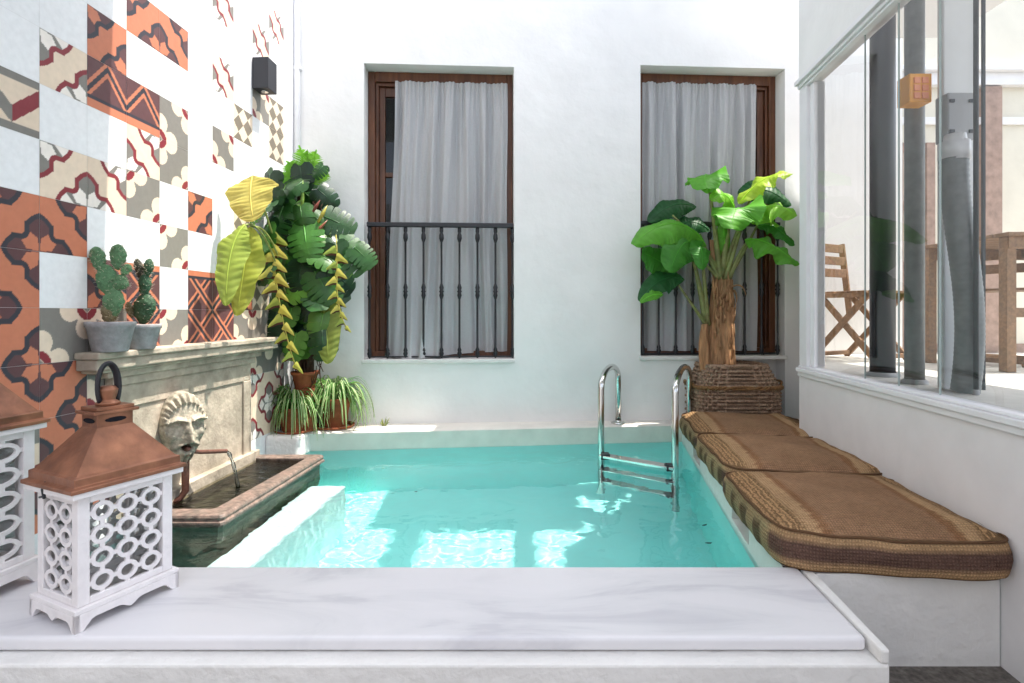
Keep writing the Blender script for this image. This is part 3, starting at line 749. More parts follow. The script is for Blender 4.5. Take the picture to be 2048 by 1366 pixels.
# ------------------------------------------------------------------ lanterns
def lantern(near, ang, sx, sy, H, lab, roofH, oval_rows=4, oval_cols=3):
    # near: near corner on the slab; local x along the right face, local y along the left face
    cx=math.cos(ang); sn=math.sin(ang); ex=Vector((cx,sn,0)); ey=Vector((-sn,cx,0))
    c0=Vector(near); ctr=c0+ex*sx/2+ey*sy/2
    T=lambda x,y,z: ctr+ex*(x)+ey*(y)+Vector((0,0,z))
    t=thing('candle_lantern',ctr,lab,'lantern','copper roofed candle lanterns')
    hx,hy=sx/2,sy/2
    # scalloped base
    b=MB(); bh=.045*H/.34; fo=.012
    def skirt(p,q,dn):
        n=28; top=[];bot=[]
        for i in range(n+1):
            u=i/n; s_=abs(u-.5)*2
            zz=0 if s_>.86 else bh*.55*min(1,(.86-s_)*6)*(1-.0) - bh*.32*math.exp(-(s_/.12)**2)*1
            zz=max(0,zz); x=Vector(p).lerp(Vector(q),u); bot.append(x+Vector((0,0,zz))); top.append(x+Vector((0,0,bh)))
        d=Vector(dn)*.012
        vs=bot+top+[v-d for v in bot]+[v-d for v in top]; w=n+1; fs=[]
        for i in range(n):
            fs+= [(i,i+1,w+i+1,w+i),(2*w+i+1,2*w+i,3*w+i,3*w+i+1),(i+1,i,2*w+i,2*w+i+1),(w+i,w+i+1,3*w+i+1,3*w+i)]
        fs+= [(0,w,3*w,2*w),(n,2*w+n,3*w+n,w+n)]
        b.add(vs,fs,None,False)
    e=fo
    A_=T(-hx-e,-hy-e,0);B_=T(hx+e,-hy-e,0);C_=T(hx+e,hy+e,0);D_=T(-hx-e,hy+e,0)
    skirt(A_,B_,-ey);skirt(B_,C_,ex);skirt(C_,D_,ey);skirt(D_,A_,-ex)
    b.box(-hx-e,-hy-e,bh+.0005,hx+e,hy+e,bh+.012,T=T)
    b.build('scalloped_base',M['lantern'],t,bevel=.0015)
    z0=bh+.0125; z1=H
    pw_=.030*sx/.26
    f=MB()
    for (x,y) in((-1,-1),(1,-1),(1,1),(-1,1)):
        xa,xb=sorted((x*hx,x*(hx-pw_))); y_a,y_b=sorted((y*hy,y*(hy-pw_))); f.box(xa,y_a,z0,xb,y_b,z1,T=T)
    for (y_a,y_b) in((-hy,-hy+.014),(hy-.014,hy)):
        f.box(-hx+pw_,y_a,z0,hx-pw_,y_b,z0+.018,T=T); f.box(-hx+pw_,y_a,z1-.02,hx-pw_,y_b,z1,T=T)
    for (x_a,x_b) in((-hx,-hx+.014),(hx-.014,hx)):
        f.box(x_a,-hy+pw_,z0,x_b,hy-pw_,z0+.018,T=T); f.box(x_a,-hy+pw_,z1-.02,x_b,hy-pw_,z1,T=T)
    f.box(-hx-.02,-hy-.02,z1+.0005,hx+.02,hy+.02,z1+.016,T=T)
    f.build('body_frame',M['lantern'],t,bevel=.002)
    # fretwork panels of linked oval rings
    def fret(axis,sgn):
        m=MB()
        wdt=(sx if axis=='x' else sy)-2*pw_; za=z0+.018; zb=z1-.02; hh=zb-za
        nc=oval_cols if axis=='x' else max(2,oval_cols-1); nr=oval_rows
        cw=wdt/nc; chh=hh/nr
        pos=lambda a,z,d: (T(a,sgn*(hy-.007)+d,z) if axis=='x' else T(sgn*(hx-.007)+d,a,z))
        for i in range(nc):
            for j in range(nr):
                ca=-wdt/2+cw*(i+.5); cz=za+chh*(j+.5); ro_a=cw*.44; ro_b=chh*.42; th=.0105*sx/.24; seg=26; vs=[];fs=[]
                for k in range(seg):
                    an=2*math.pi*k/seg
                    for (rr_,dd) in((1,-.004),(1,.004),(0,.004),(0,-.004)):
                        ra=ro_a-(0 if rr_ else th); rb=ro_b-(0 if rr_ else th)
                        vs.append(pos(ca+ra*math.cos(an),cz+rb*math.sin(an),dd))
                for k in range(seg):
                    a=k*4;b2=((k+1)%seg)*4
                    for q in range(4): fs.append((a+q,b2+q,b2+(q+1)%4,a+(q+1)%4))
                m.add(vs,fs,None,False)
                def link(a0,zz0,a1,zz1):
                    hw=.006*sx/.26
                    if abs(a1-a0)>abs(zz1-zz0): qs=[(a0,zz0-hw),(a1,zz0-hw),(a1,zz0+hw),(a0,zz0+hw)]
                    else: qs=[(a0-hw,zz0),(a0+hw,zz0),(a0+hw,zz1),(a0-hw,zz1)]
                    v8=[pos(x,z,-.0035) for x,z in qs]+[pos(x,z,.0035) for x,z in qs]; m.hexa(v8)
                link(ca+ro_a-.003,cz,ca+cw-ro_a+.003 if i<nc-1 else wdt/2,cz)
                if i==0: link(-wdt/2,cz,ca-ro_a+.003,cz)
                link(ca,cz+ro_b-.003,ca,cz+chh-ro_b+.003 if j<nr-1 else zb)
                if j==0: link(ca,za,ca,cz-ro_b+.003)
        m.build('fretwork_panel',M['lantern'],t)
        g=MB(); d=-.012*sgn
        g.add([pos(-wdt/2,za,d),pos(wdt/2,za,d),pos(wdt/2,zb,d),pos(-wdt/2,zb,d)],[(0,1,2,3)]); g.build('glass_pane',M['glass'],t)
    fret('x',-1);fret('y',-1);fret('x',1);fret('y',1)
    # copper roof
    r=MB(); zr=z1+.0165; k=roofH
    def sq(hx_,hy_,z): return [T(-hx_,-hy_,z),T(hx_,-hy_,z),T(hx_,hy_,z),T(-hx_,hy_,z)]
    lv=[(hx+.026,hy+.026,zr),(hx+.026,hy+.026,zr+.010),(hx+.014,hy+.014,zr+.014),(hx+.014,hy+.014,zr+.034),(hx+.005,hy+.005,zr+.038),
        (hx*.38,hy*.38,zr+k*.80),(hx*.38,hy*.38,zr+k)]
    vs=[p for l in lv for p in sq(*l)]; n=4
    fs=[(i*n+q,i*n+(q+1)%n,(i+1)*n+(q+1)%n,(i+1)*n+q) for i in range(len(lv)-1) for q in range(4)]+[(3,2,1,0),tuple(range(len(vs)-4,len(vs)))]
    r.add(vs,fs,None,False)
    ro=r.build('roof',M['copper'],t,bevel=.0015)
    c=MB(); zc=zr+k
    c.box(-hx*.48,-hy*.48,zc+.0005,hx*.48,hy*.48,zc+.009,T=T); c.box(-hx*.40,-hy*.40,zc+.009,hx*.40,hy*.40,zc+.019,T=T)
    c.lathe([(.028,zc+.019),(.03,zc+.026),(.017,zc+.034),(.022,zc+.05),(.024,zc+.062),(.016,zc+.072),(.001,zc+.074)],ctr,20)
    co=c.build('cap',M['copper'],t,bevel=.0012)
    # vent slots
    v=MB()
    for pos in((lambda a,z:T(a,-hy*.38-.0012,z)),(lambda a,z:T(-hx*.38-.0012,a,z))):
        pts=[pos(.028*math.cos(q/12*math.pi*2),zr+k*.90+.007*math.sin(q/12*math.pi*2)) for q in range(12)]
        v=MB(); v.add(pts,[tuple(range(12))]); v.build('vent_slot',M['dark'],ro)
    h=MB(); pts=[ctr+ex*(.026*math.cos(a))+Vector((0,0,zc+.070+.064*math.sin(a)+.0)) for a in [R(-40)+R(260)*i/22 for i in range(23)]]
    h.tube(pts,.0065,10,flat=1.6); h.build('ring_handle',M['blackband'],co)
    q=MB(); q.tube([T(-hx-.016,hy*.25,z1-.012),T(-hx-.02,hy*.25,z1+.012),T(-hx-.012,hy*.25,z1+.03)],.004,8); q.tube([T(-hx-.02,hy*.15,z1-.004),T(-hx-.02,hy*.4,z1-.01)],.003,6)
    q.build('clasp',M['steeldark'],t)
lantern((-1.092,1.355,ZL),R(65),.240,.190,.335,'smaller white fretwork lantern with copper roof standing forward on the marble slab',.175)
lantern((-1.478,1.345,ZL),R(80),.275,.19,.455,'taller white lantern with copper roof, cut off by the left edge of the photo',.20,5,2)

# ------------------------------------------------------------------ pool ladder
ld=thing('pool_ladder',P(1290,850,3.6),'polished steel pool ladder with arched rails and three treads','ladder')
def rail(px,anchor,Yw,Ya,bot,topy):
    # two uprights joined by an arch
    a=anchor; ztop=P(0,topy,Yw).z
    f0=P(px,bot,Yw); x=f0.x
    pts=[Vector((x,Yw,-1.55)),Vector((x,Yw,-.8)),Vector((x,Yw,ztop-.11))]
    A=Vector(a); 
    for i in range(1,16):
        t=i/16*math.pi; c=.5-.5*math.cos(t); pts.append(Vector((x+(A.x-x)*c,Yw+(A.y-Yw)*c,ztop-.11+.11*math.sin(t))))
    pts+= [Vector((A.x,A.y,ztop-.12)),Vector((A.x,A.y,ZL))]
    m=MB(); m.tube(pts,.0205,18); ra_=m.build('rail',M['steel'],ld)
    m=MB(); m.lathe([(.052,0),(.054,.006),(.045,.012),(.024,.018),(.0215,.024)],(A.x,A.y,ZL+.001),28,cap=False); m.build('flange',M['steel'],ra_)
    return x
yL=3.42
xA=rail(1202,P(1238,838,3.98)*1.0 if False else (P(1238,835,4.0).x-.02,3.925,ZL),3.42,0,900,742)
xB=rail(1350,(P(1372,830,3.97).x-.01,3.86,ZL),3.14,0,900,748)
for py in(912,938,965):
    pass
for zt in(-.90,-1.12,-1.34):
    a=Vector((xA,3.42,zt)); b=Vector((xB,3.14,zt)); d=norm(b-a); n_=Vector((-d.y,d.x,0))*.035
    m=MB(); u=Vector((0,0,.009)); m.hexa([a-n_-u,b-n_-u,b+n_-u,a+n_-u,a-n_+u,b-n_+u,b+n_+u,a+n_+u]); tr=m.build('tread',M['steel'],ld,bevel=.004)
    for p in(a,b):
        m=MB(); s_=1 if p is a else -1; q=p+d*.028*s_; m.hexa([q+Vector(v) for v in((-.028,-.03,-.018),(.028,-.03,-.018),(.028,.03,-.018),(-.028,.03,-.018),(-.028,-.03,.018),(.028,-.03,.018),(.028,.03,.018),(-.028,.03,.018))])
        m.build('tread_bracket',M['steeldark'],tr,bevel=.004)

# ------------------------------------------------------------------ cushions
def cushion(cy_,cxo,lab,rot,seed,dz=0,wx=.345,wy=.35):
    y=cy_; xc=bench_x(y)-.035+wx+cxo
    random.seed(seed); ph=random.uniform(0,9)
    t=thing('seat_cushion',(xc,y,ZL),lab,'cushion','striped cushions on the bench')
    ca,sa=math.cos(rot),math.sin(rot)
    H=.105
    NU,NV=144,40
    vs=[];wv=[];cl=[];
    cream=srgb(180,146,109); brown=srgb(152,118,90); tan=srgb(172,136,98); olive=srgb(158,136,102); dk=srgb(104,80,70)
    def outline(u):
        a=2*math.pi*u; c,s=math.cos(a),math.sin(a); e=.24
        return (math.copysign(abs(c)**e if abs(c)>1e-6 else 0,c)*wx, math.copysign(abs(s)**e if abs(s)>1e-6 else 0,s)*wy)
    # even spacing around perimeter
    pts=[outline(i/720) for i in range(720)]
    d=[0]; 
    for i in range(720): d.append(d[-1]+math.dist(pts[i],pts[(i+1)%720]))
    tot=d[-1]; per=[];k=0
    for i in range(NU):
        tgt=tot*i/NU
        while d[k+1]<tgt: k+=1
        f_=(tgt-d[k])/(d[k+1]-d[k]+1e-9); A=pts[k];B=pts[(k+1)%720]; per.append((A[0]+(B[0]-A[0])*f_,A[1]+(B[1]-A[1])*f_))
    m=MB()
    rows=[]
    # side rows then top rows
    TH=.112
    prof=[(.965,0),(.995,.009),(1.0,.022),(1.006,.042),(1.008,.06),(1.006,.08),(1.0,.098),(.992,TH)]
    topn=26
    for (s_,z) in prof: rows.append(('s',s_,z))
    for j in range(1,topn+1): rows.append(('t',.988*(1-j/topn),0))
    for r_i,(kk,s_,z) in enumerate(rows):
        for i,(x,y2) in enumerate(per):
            if kk=='s':
                X=x*s_;Y=y2*s_; q=tot*i/NU
                tuft=.004*math.sin(q*70+ph)*math.sin(math.pi*z/TH) if abs(y2)<wy*.97 else .002*math.sin(q*30)
                n_=Vector((x,y2)).normalized(); k_=tuft+.014*nz(q*4,ph)+.009*math.sin(math.pi*z/TH)+.006*nz(q*9,z*20,ph); X+=n_.x*k_; Y+=n_.y*k_; Z=z+(.016*nz(q*3.5,3+ph)+.006*nz(q*11,ph))*z/TH
            else:
                sh=s_; X=x*sh;Y=y2*sh
                ex=min((1-abs(X)/wx),(1-abs(Y)/wy)); ex=max(0,ex)
                Z=TH-.012+.052*(1-math.exp(-ex*5))+.016*nz(X*4+ph,Y*4,1)*min(1,ex*5)+.005*nz(X*13+ph,Y*13,1)
                corner=(abs(X)/wx)**8*(abs(Y)/wy)**8; Z-=.02*corner
            wx_,wy_=X*ca-Y*sa,X*sa+Y*ca
            vs.append(Vector((xc+wx_,y+wy_,ZL+Z+dz)))
            if kk=='s': wv.append((q*1.0,z*1.0+3,0))
            else: wv.append((X,Y,1.0 if abs(X/wx)>.745 else 0.0))
            ax=X/wx
            if kk=='s':
                if abs(y2)>wy*.97 or True:
                    f_=z/TH
                    if abs(x)>=wx*.985 and abs(y2)<wy*.93:   # long sides: chunky blocks of olive and dark
                        c_=olive if (math.sin(q*46+ph)>-.1) else srgb(104,86,66)
                        if f_>.8: c_=srgb(160,138,104)
                    else: c_= cream if f_<.22 or f_>.80 else (dk if .3<f_<.72 else tan)
                c_=c_
            else:
                c_=brown
                if .60<abs(ax)<.735: c_=cream
                elif abs(ax)>=.735:
                    c_=tan
                elif .52<abs(ax)<=.60: c_=srgb(142,104,74)
            cl.append(c_)
    fs=[]
    NR=len(rows)
    for j in range(NR-2):
        for i in range(NU): fs.append((j*NU+i,j*NU+(i+1)%NU,(j+1)*NU+(i+1)%NU,(j+1)*NU+i))
    fs.append(tuple((NR-2)*NU+i for i in range(NU)))
    me=bpy.data.meshes.new('cover'); me.from_pydata([tuple(v-Vector((xc,y,ZL))) for v in vs[:(NR-1)*NU]],[],fs); me.materials.append(M['cushion'])
    me.polygons.foreach_set('use_smooth',[True]*len(fs))
    at=me.color_attributes.new('Col','FLOAT_COLOR','POINT'); at.data.foreach_set('color',np.array([(*c_,1) for c_ in cl[:(NR-1)*NU]],dtype=np.float32).ravel())
    a2=me.attributes.new('wv','FLOAT_VECTOR','POINT'); a2.data.foreach_set('vector',np.array(wv[:(NR-1)*NU],dtype=np.float32).ravel())
    o=bpy.data.objects.new('cover',me); COL.objects.link(o); o.location=(xc,y,ZL); par(o,t)
    for rr in(0,7):
        m=MB(); base=rr*NU; pp=[vs[base+i]+Vector((0,0,.002)) for i in range(NU)]; pp.append(pp[0]); m.tube(pp,.0042,6,cap=False); m.build('piping',M['piping'],o)
cushion(1.975,0,'nearest striped brown cushion, overhanging the end of the bench',R(-7),1,0,.345,.345)
cushion(2.665,0,'middle striped brown cushion between the other two on the bench',R(-8),2,.004,.348,.343)
cushion(3.345,0,'farthest striped brown cushion, touching the wicker basket',R(-9),4,.0,.35,.338)

# ------------------------------------------------------------------ wicker basket
bk=thing('wicker_basket',(1.605,3.955,ZL),'square-shouldered woven wicker basket holding the banana plant','basket')
m=MB()
def bpt(u,z,rad,dep):
    a=2*math.pi*u; c,s=math.cos(a),math.sin(a); e=.38
    x=math.copysign(abs(c)**e,c)*rad; y=math.copysign(abs(s)**e,s)*dep
    return Vector((1.605+x,3.955+y,ZL+z))
def brad(z):
    if z<.275: return .298,.205
    t=(z-.275)/.15; return .298-.075*t, .205-.05*t
NS=38; NRW=17
def bin_(u,v):
    z=.425*v; ra,de=brad(z); return bpt(u,z,ra-.016,de-.016)
m.grid(bin_,76,12,closeu=True)
for j in range(NRW):          # horizontal weavers passing in front of and behind the stakes
    z=.012+.403*j/(NRW-1); ra,de=brad(z); pts=[]; n_=NS*6
    for i in range(n_+1):
        u=i/n_; wv_=math.sin(u*NS*math.pi)*(1 if j%2 else -1); p=bpt(u,z+.0015*nz(u*30,j),ra-.004+.0085*wv_,de-.004+.0085*wv_); pts.append(p)
    m.tube(pts,.0098,6,cap=False)
for k in range(NS):           # stakes
    u=(k+.0)/NS; m.tube([bpt(u,z,brad(z)[0]-.003,brad(z)[1]-.003) for z in(0,.14,.275,.35,.425)],.0075,6)
m.build('woven_body',M['wicker'],bk)
m=MB()
m.tube([bpt(i/120,.427,.223,.155)+Vector((0,0,.004*math.sin(i*2.1))) for i in range(121)],.013,8,cap=False)
m.build('rim',M['wicker'],bk)
m=MB()
for ph in(0,math.pi): m.tube([bpt(i/240,.28+.008*math.sin(i*.9+ph),.308+.006*math.cos(i*.9+ph),.214+.006*math.cos(i*.9+ph)) for i in range(241)],.0085,7,cap=False)
m.build('braided_band',M['wickerband'],bk)
for s_ in(-1,1):
    m=MB(); m.tube([Vector((1.605+s_*(.305+.035*math.sin(math.pi*i/12)),3.955+.08*math.cos(math.pi*i/12)-.03,ZL+.29+.02*math.sin(math.pi*i/12))) for i in range(13)],.010,8); m.build('handle',M['wickerband'],bk)
m=MB(); m.lathe([(.001,.36),(.19,.36)],(1.605,3.955,ZL),24,cap=False); m.build('soil',M['soil'],bk)

# ------------------------------------------------------------------ leaves
def blade(m,pts,width,col,side=None,fold=.35,wave=.0,wf=9,droop=0,nu=10,edge=None,tipp=.8,rag=0,base=.25,shape='banana',nrm=None):
    """leaf blade along a spine; fold = V angle of halves (positive: edges hang down)"""
    sp=bez(pts,22); n=len(sp); ph=random.uniform(0,6)
    def fn(u,v):
        i=min(n-1,int(v*(n-1))); f_=v*(n-1)-i; p=sp[i].lerp(sp[min(i+1,n-1)],f_)
        t=norm(sp[min(i+1,n-1)]-sp[max(i-1,0)])
        nn=Vector(nrm) if nrm is not None else Vector((0,-.35,1))
        s_=norm(t.cross(nn)) if side is None else norm(Vector(side)-t*t.dot(Vector(side)))
        up_=norm(s_.cross(t))
        if up_.dot(nn)<0: up_=-up_
        if shape=='banana': wd=width*min(1,(v/base+.001))**.5*(max(0,1-((v-base)/(1-base)))**.45 if v>base else 1)
        else: wd=width*math.sin(math.pi*min(1,v*.97+.03))**.8*(1-.25*v)
        x=(u-.5)*2
        dn=abs(x)**1.5*wd*fold
        wv_=wave*math.sin(v*wf*2+ph+(1.7 if x>0 else 0))*abs(x)**1.5*wd
        return p+s_*x*wd*(1-.35*fold*abs(x))+up_*(-dn+wv_)+up_*(.0045*abs(math.sin(v*40+abs(x)*2.5))*min(1,abs(x)*2)*(1 if wave else 0)+.010*nz(x*1.5+ph,v*5,ph)*abs(x))
    m.grid(fn,nu,90,col=col)
    # midrib
    m.tube([q for q in sp[:-2]],[.0045*(1-i/n)+.0012 for i in range(n-2)],5,col=tuple(min(1,c*1.5) for c in col))

# ------------------------------------------------------------------ banana plant
bp_=thing('banana_plant',(1.605,3.955,-.44),'young banana plant with broad bright green leaves and shaggy trunk','plant')
def PB(px,py,Y=3.93): return P(px,py,Y)
m=MB()
def trunk(m,pts,r0,r1,seed):
    n=40; sp=bez(pts,n)
    def fn(u,v):
        i=min(n,int(v*n)); p=sp[i]; a=2*math.pi*u; r_=r0+(r1-r0)*v
        r_*=1+.16*nz(math.cos(a)*2.2+seed,math.sin(a)*2.2,v*3)+.07*nz(math.cos(a)*7,math.sin(a)*7,v*5)+.03*math.sin(a*9+v*2)
        return p+Vector((math.cos(a)*r_,math.sin(a)*r_,0))
    m.grid(fn,64,n,closeu=True)
trunk(m,[PB(1442,742),PB(1438,650),PB(1446,560)],.105,.068,1)
trunk(m,[PB(1412,742,3.88),PB(1404,690,3.87),PB(1410,648,3.86)],.042,.022,5)
trunk(m,[PB(1444,590),PB(1432,530),PB(1424,480)],.05,.016,2)
for i in range(60):   # peeling sheaths
    a=random.uniform(-2.6,-.4) ; z=random.uniform(-.40,.16); r_=.085
    c_=PB(1442,627).x; p=Vector((c_+math.cos(a)*r_,3.93+math.sin(a)*r_,z)); q=p+Vector((random.uniform(-.015,.015),-.004,random.uniform(.06,.16)))
    m.tube([p,p.lerp(q,.5)+Vector((0,-.012,0)),q],[.009,.007,.002],5)
for (a,b,c_) in(((1462,575),(1485,560),(1492,590)),((1455,570),(1440,560),(1446,592)),((1468,580),(1478,596),(1470,610))):
    m.tube(bez([PB(*a,3.87),PB(*b,3.85),PB(*c_,3.84)],8),[.009-.0008*i for i in range(9)],6)
m.build('trunk',M['bark'],bp_)
BG=[(.13,.42,.04),(.06,.27,.03),(.02,.12,.03),(.26,.60,.05),(.50,.74,.06)]
m=MB()
pet=[((1440,560),(1432,470),(1420,385),.013),((1450,560),(1470,490),(1488,440),.012),((1455,555),(1480,520),(1515,450),.010),((1458,560),(1478,500),(1500,478),.010),
     ((1440,560),(1418,520),(1400,468),.010),((1410,640),(1402,580),(1382,500),.013),((1412,650),(1385,610),(1350,560),.008),((1445,540),(1452,480),(1462,420),.014),((1436,540),(1415,500),(1345,430),.008),((1415,650),(1412,600),(1405,520),.012),((1440,560),(1470,470),(1500,400),.010),((1438,560),(1425,540),(1400,520),.008)]
for a,b,c_,r_ in pet: m.tube(bez([PB(*a,3.90),PB(*b,3.88),PB(*c_,3.87)],10),[r_*1.9-r_*.11*i for i in range(11)],8)
m.build('leaf_stalk',M['stem'],bp_)
def bl(pts,w_,ci,**k):
    m=MB(); 
    q=[P(x,y,Y) for x,y,Y in pts]; blade(m,q,w_*1.5,vary(BG[ci],.14),**k); m.build('leaf',M['leafthin'],bp_)
bl([(1420,388,3.95),(1416,330,3.93),(1405,345,3.75),(1412,378,3.62)],.115,0,fold=.35,wave=.15,base=.45,nrm=(0,-1,.3),side=(1,0,.1))
bl([(1478,408,3.86),(1510,362,3.84),(1550,338,3.80),(1586,348,3.74)],.085,4,fold=.30,wave=.26,base=.35,nrm=(-.2,-.5,1))
bl([(1490,448,3.85),(1478,392,3.80),(1468,418,3.66),(1462,458,3.60)],.135,0,fold=.30,wave=.2,base=.4,nrm=(0,-1,.4),side=(1,0,0))
bl([(1505,448,3.84),(1530,400,3.78),(1560,405,3.70),(1594,432,3.66)],.115,3,fold=.45,wave=.22,base=.35,nrm=(0,-.8,.8))
bl([(1490,480,3.84),(1525,470,3.76),(1570,505,3.68),(1598,530,3.66)],.088,0,fold=.4,wave=.3,base=.3,nrm=(0,-.7,.8))
bl([(1412,492,3.84),(1375,425,3.76),(1310,440,3.70),(1266,490,3.66)],.125,0,fold=.55,wave=.14,base=.35,nrm=(0,-.75,.7))
bl([(1392,415,4.02),(1360,398,4.02),(1325,412,4.0),(1298,445,3.98)],.085,2,fold=.35,wave=.1,base=.4,nrm=(0,-.8,.6))
bl([(1420,462,3.98),(1395,438,3.98),(1370,440,3.98),(1345,455,3.98)],.07,2,fold=.3,wave=.1,base=.4,nrm=(0,-.8,.6))
bl([(1388,492,3.80),(1372,468,3.72),(1352,500,3.66),(1340,545,3.64)],.105,1,fold=.35,wave=.15,base=.4,nrm=(.2,-1,.3))
bl([(1392,500,3.80),(1400,480,3.74),(1408,500,3.70),(1404,540,3.68)],.07,1,fold=.4,wave=.1,base=.4,nrm=(.2,-1,.3))
bl([(1350,545,3.86),(1320,520,3.84),(1298,510,3.80),(1284,505,3.78)],.085,1,fold=.3,wave=.1,base=.4,nrm=(0,-1,.4))
bl([(1368,560,3.84),(1340,545,3.80),(1305,560,3.74),(1280,604,3.72)],.075,2,fold=.4,wave=.15,base=.4,nrm=(0,-1,.5))
bl([(1325,590,3.75),(1310,585,3.72),(1295,592,3.70),(1280,605,3.70)],.03,0,fold=.3,wave=.1,base=.4,nrm=(0,-1,.5))
bl([(1480,395,4.02),(1510,368,4.02),(1545,375,4.0),(1582,412,3.98)],.095,2,fold=.35,wave=.1,base=.4,nrm=(0,-.9,.5))
bl([(1350,535,4.0),(1330,505,4.0),(1350,490,4.0),(1385,505,3.98)],.08,2,fold=.3,wave=.1,base=.4,nrm=(0,-1,.2))
bl([(1470,420,3.90),(1458,385,3.86),(1440,380,3.80),(1422,402,3.74)],.06,3,fold=.4,wave=.25,base=.4,nrm=(0,-.9,.5))
bl([(1515,455,3.86),(1540,440,3.82),(1565,460,3.78),(1588,492,3.74)],.05,1,fold=.4,wave=.25,base=.4,nrm=(0,-.9,.5))
bl([(1458,540,3.90),(1450,500,3.88),(1446,460,3.86),(1448,440,3.84)],.045,0,fold=.5,wave=.05,base=.5,nrm=(0,-1,.1))

# ------------------------------------------------------------------ corner plant group
def monstera_leaf(m,c,nrm,tipdir,size,col,slits=6,curl=.3):
    """heart shaped plate with slits between finger lobes"""
    nrm=norm(nrm); t=norm(Vector(tipdir)-nrm*nrm.dot(Vector(tipdir))); s_=norm(t.cross(nrm)); c=Vector(c)
    def put(x,y):  # x side, y along (0 base..1 tip)
        d=x*x*curl+ (max(0,y-.3))**2*curl
        return c+s_*x*size+t*(y-.25)*size-nrm*d*size
    N=slits
    for sg in(-1,1):
        # each side: strips from midrib to margin
        for k in range(N):
            y0=k/N*.98-.02; y1=(k+1)/N*.98-.02; gap=.12 if k>0 else 0
            def wd(y):
                y=max(-.3,min(1,y)); return .50*math.sqrt(max(0,1-((y-.30)/.72)**2))
            ya=y0+gap*.16; yb=y1-gap*.12
            sl=-.10
            def q(x,y): return put(sg*x,y+ (x*sl if y<.25 else x*.10))
            wa,wb=wd(y0+.03),wd(y1-.03)
            xs_=[0,.18,.45,.75,1]
            vs=[];
            for fr in xs_:
                gg=max(0,fr-.35)*.055 if k>0 else 0
                vs.append(q(fr*(wa*.95 if fr==1 else wa),y0+gg)); vs.append(q(fr*.5*(wa+wb)*(1.03 if fr==1 else 1),.5*(y0+y1))); vs.append(q(fr*(wb*.95 if fr==1 else wb),y1-gg*.8))
            fs=[(a*3+j,a*3+3+j,a*3+4+j,a*3+1+j) for a in range(4) for j in(0,1)]
            m.add(vs,fs,col,True)
        # basal lobe
        vs=[put(0,0),put(sg*.18,-.16),put(sg*.36,-.14),put(sg*.46,.02),put(sg*.42,.1),put(0,.03)]
        m.add(vs,[(0,1,2,3,4,5)],col,False)
    m.tube([put(0,-.05),put(0,.4),put(0,.97)],[.004*size/.2,.003*size/.2,.001],5,col=tuple(min(1,x*1.8) for x in col))
Y0=3.70
mp=thing('climbing_philodendron',P(612,760,Y0),'tall dense climbing plant with dark split leaves in a raised terracotta pot','plant')
def pot(m,c,r,h,rimh=.2):
    m.lathe([(r*.68,0),(r*.70,.003),(r*.90,h*(1-rimh)),(r*1.0,h*(1-rimh)+.002),(r*1.03,h*.97),(r*1.02,h),(r*.94,h),(r*.90,h*.9)],c,36)
m=MB(); pc=P(610,776,Y0); pot(m,pc,.092,.115); m.build('pot',M['terra'],mp)
m=MB(); m.lathe([(.001,.10),(.085,.10)],pc,20,cap=False); m.build('soil',M['soil'],mp)
m=MB()
# stand that carries the raised pot (upturned pot)
m2=MB(); m2.lathe([(.085,0),(.08,.02),(.075,pc.z-ZL-.001)],Vector((pc.x,pc.y,ZL+.001)),30); m2.build('upturned_pot_stand',M['terra'],mp)
for i in range(11):
    a=random.random()*6.28; r_=random.uniform(.0,.05); b=pc+Vector((r_*math.cos(a),r_*math.sin(a),.10))
    tpx=P(random.uniform(575,650),random.uniform(330,440),Y0)
    m.tube(bez([b,b.lerp(tpx,.4)+Vector((random.uniform(-.05,.05),0,0)),tpx],14),[.016-.0007*k for k in range(15)],7)
for i in range(30):
    b=P(random.uniform(588,645),random.uniform(600,745),Y0-.03); m.tube(bez([b,b+Vector((random.uniform(-.03,.03),-.02,-.05)),b+Vector((random.uniform(-.05,.05),-.02,-.16))],6),.003,5)
m.build('stem',M['stemdark'],mp)
random.seed(21)
DG=[(.018,.07,.016),(.03,.11,.02),(.010,.042,.015),(.06,.19,.03),(.12,.28,.04)]
leafbin=MB(); n_l=0
def env(t):  # t 0 top .. 1 bottom  -> px left, right
    pts=[(0,570,650),(.08,520,662),(.25,500,665),(.42,505,690),(.55,520,702),(.65,530,690),(.8,550,668),(1,575,650)]
    for a,b in zip(pts,pts[1:]):
        if t<=b[0]: f_=(t-a[0])/(b[0]-a[0]); return a[1]+(b[1]-a[1])*f_, a[2]+(b[2]-a[2])*f_
    return pts[-1][1:]
for i in range(105):
    t=random.random()**1.05; py=335+(690-335)*t; l,r_=env(t); px=random.uniform(l+8,r_-8)
    Y=min(random.uniform(3.45,3.82),1940/(1089-px)-.14); c_=P(px,py,Y)
    out_=Vector(((px-610)/140,-1.0+random.uniform(-.3,.4),random.uniform(-.1,.9)))
    tip=Vector(((px-610)/110+random.uniform(-.7,.7),-.3,-.9+random.uniform(-.3,.7)))
    col=vary(random.choice(DG[:4]) if random.random()<.78 else DG[4],.25)
    size=random.uniform(.10,.20)
    q=MB(); monstera_leaf(q,c_,out_,tip,size,col,slits=random.choice((3,4,4,5)),curl=random.uniform(.2,.9))
    leafbin.v,leafbin.f=leafbin.v,leafbin.f; leafbin.add(q.v,[f for f in q.f],col,True); leafbin.c[-len(q.f):]=q.c; 
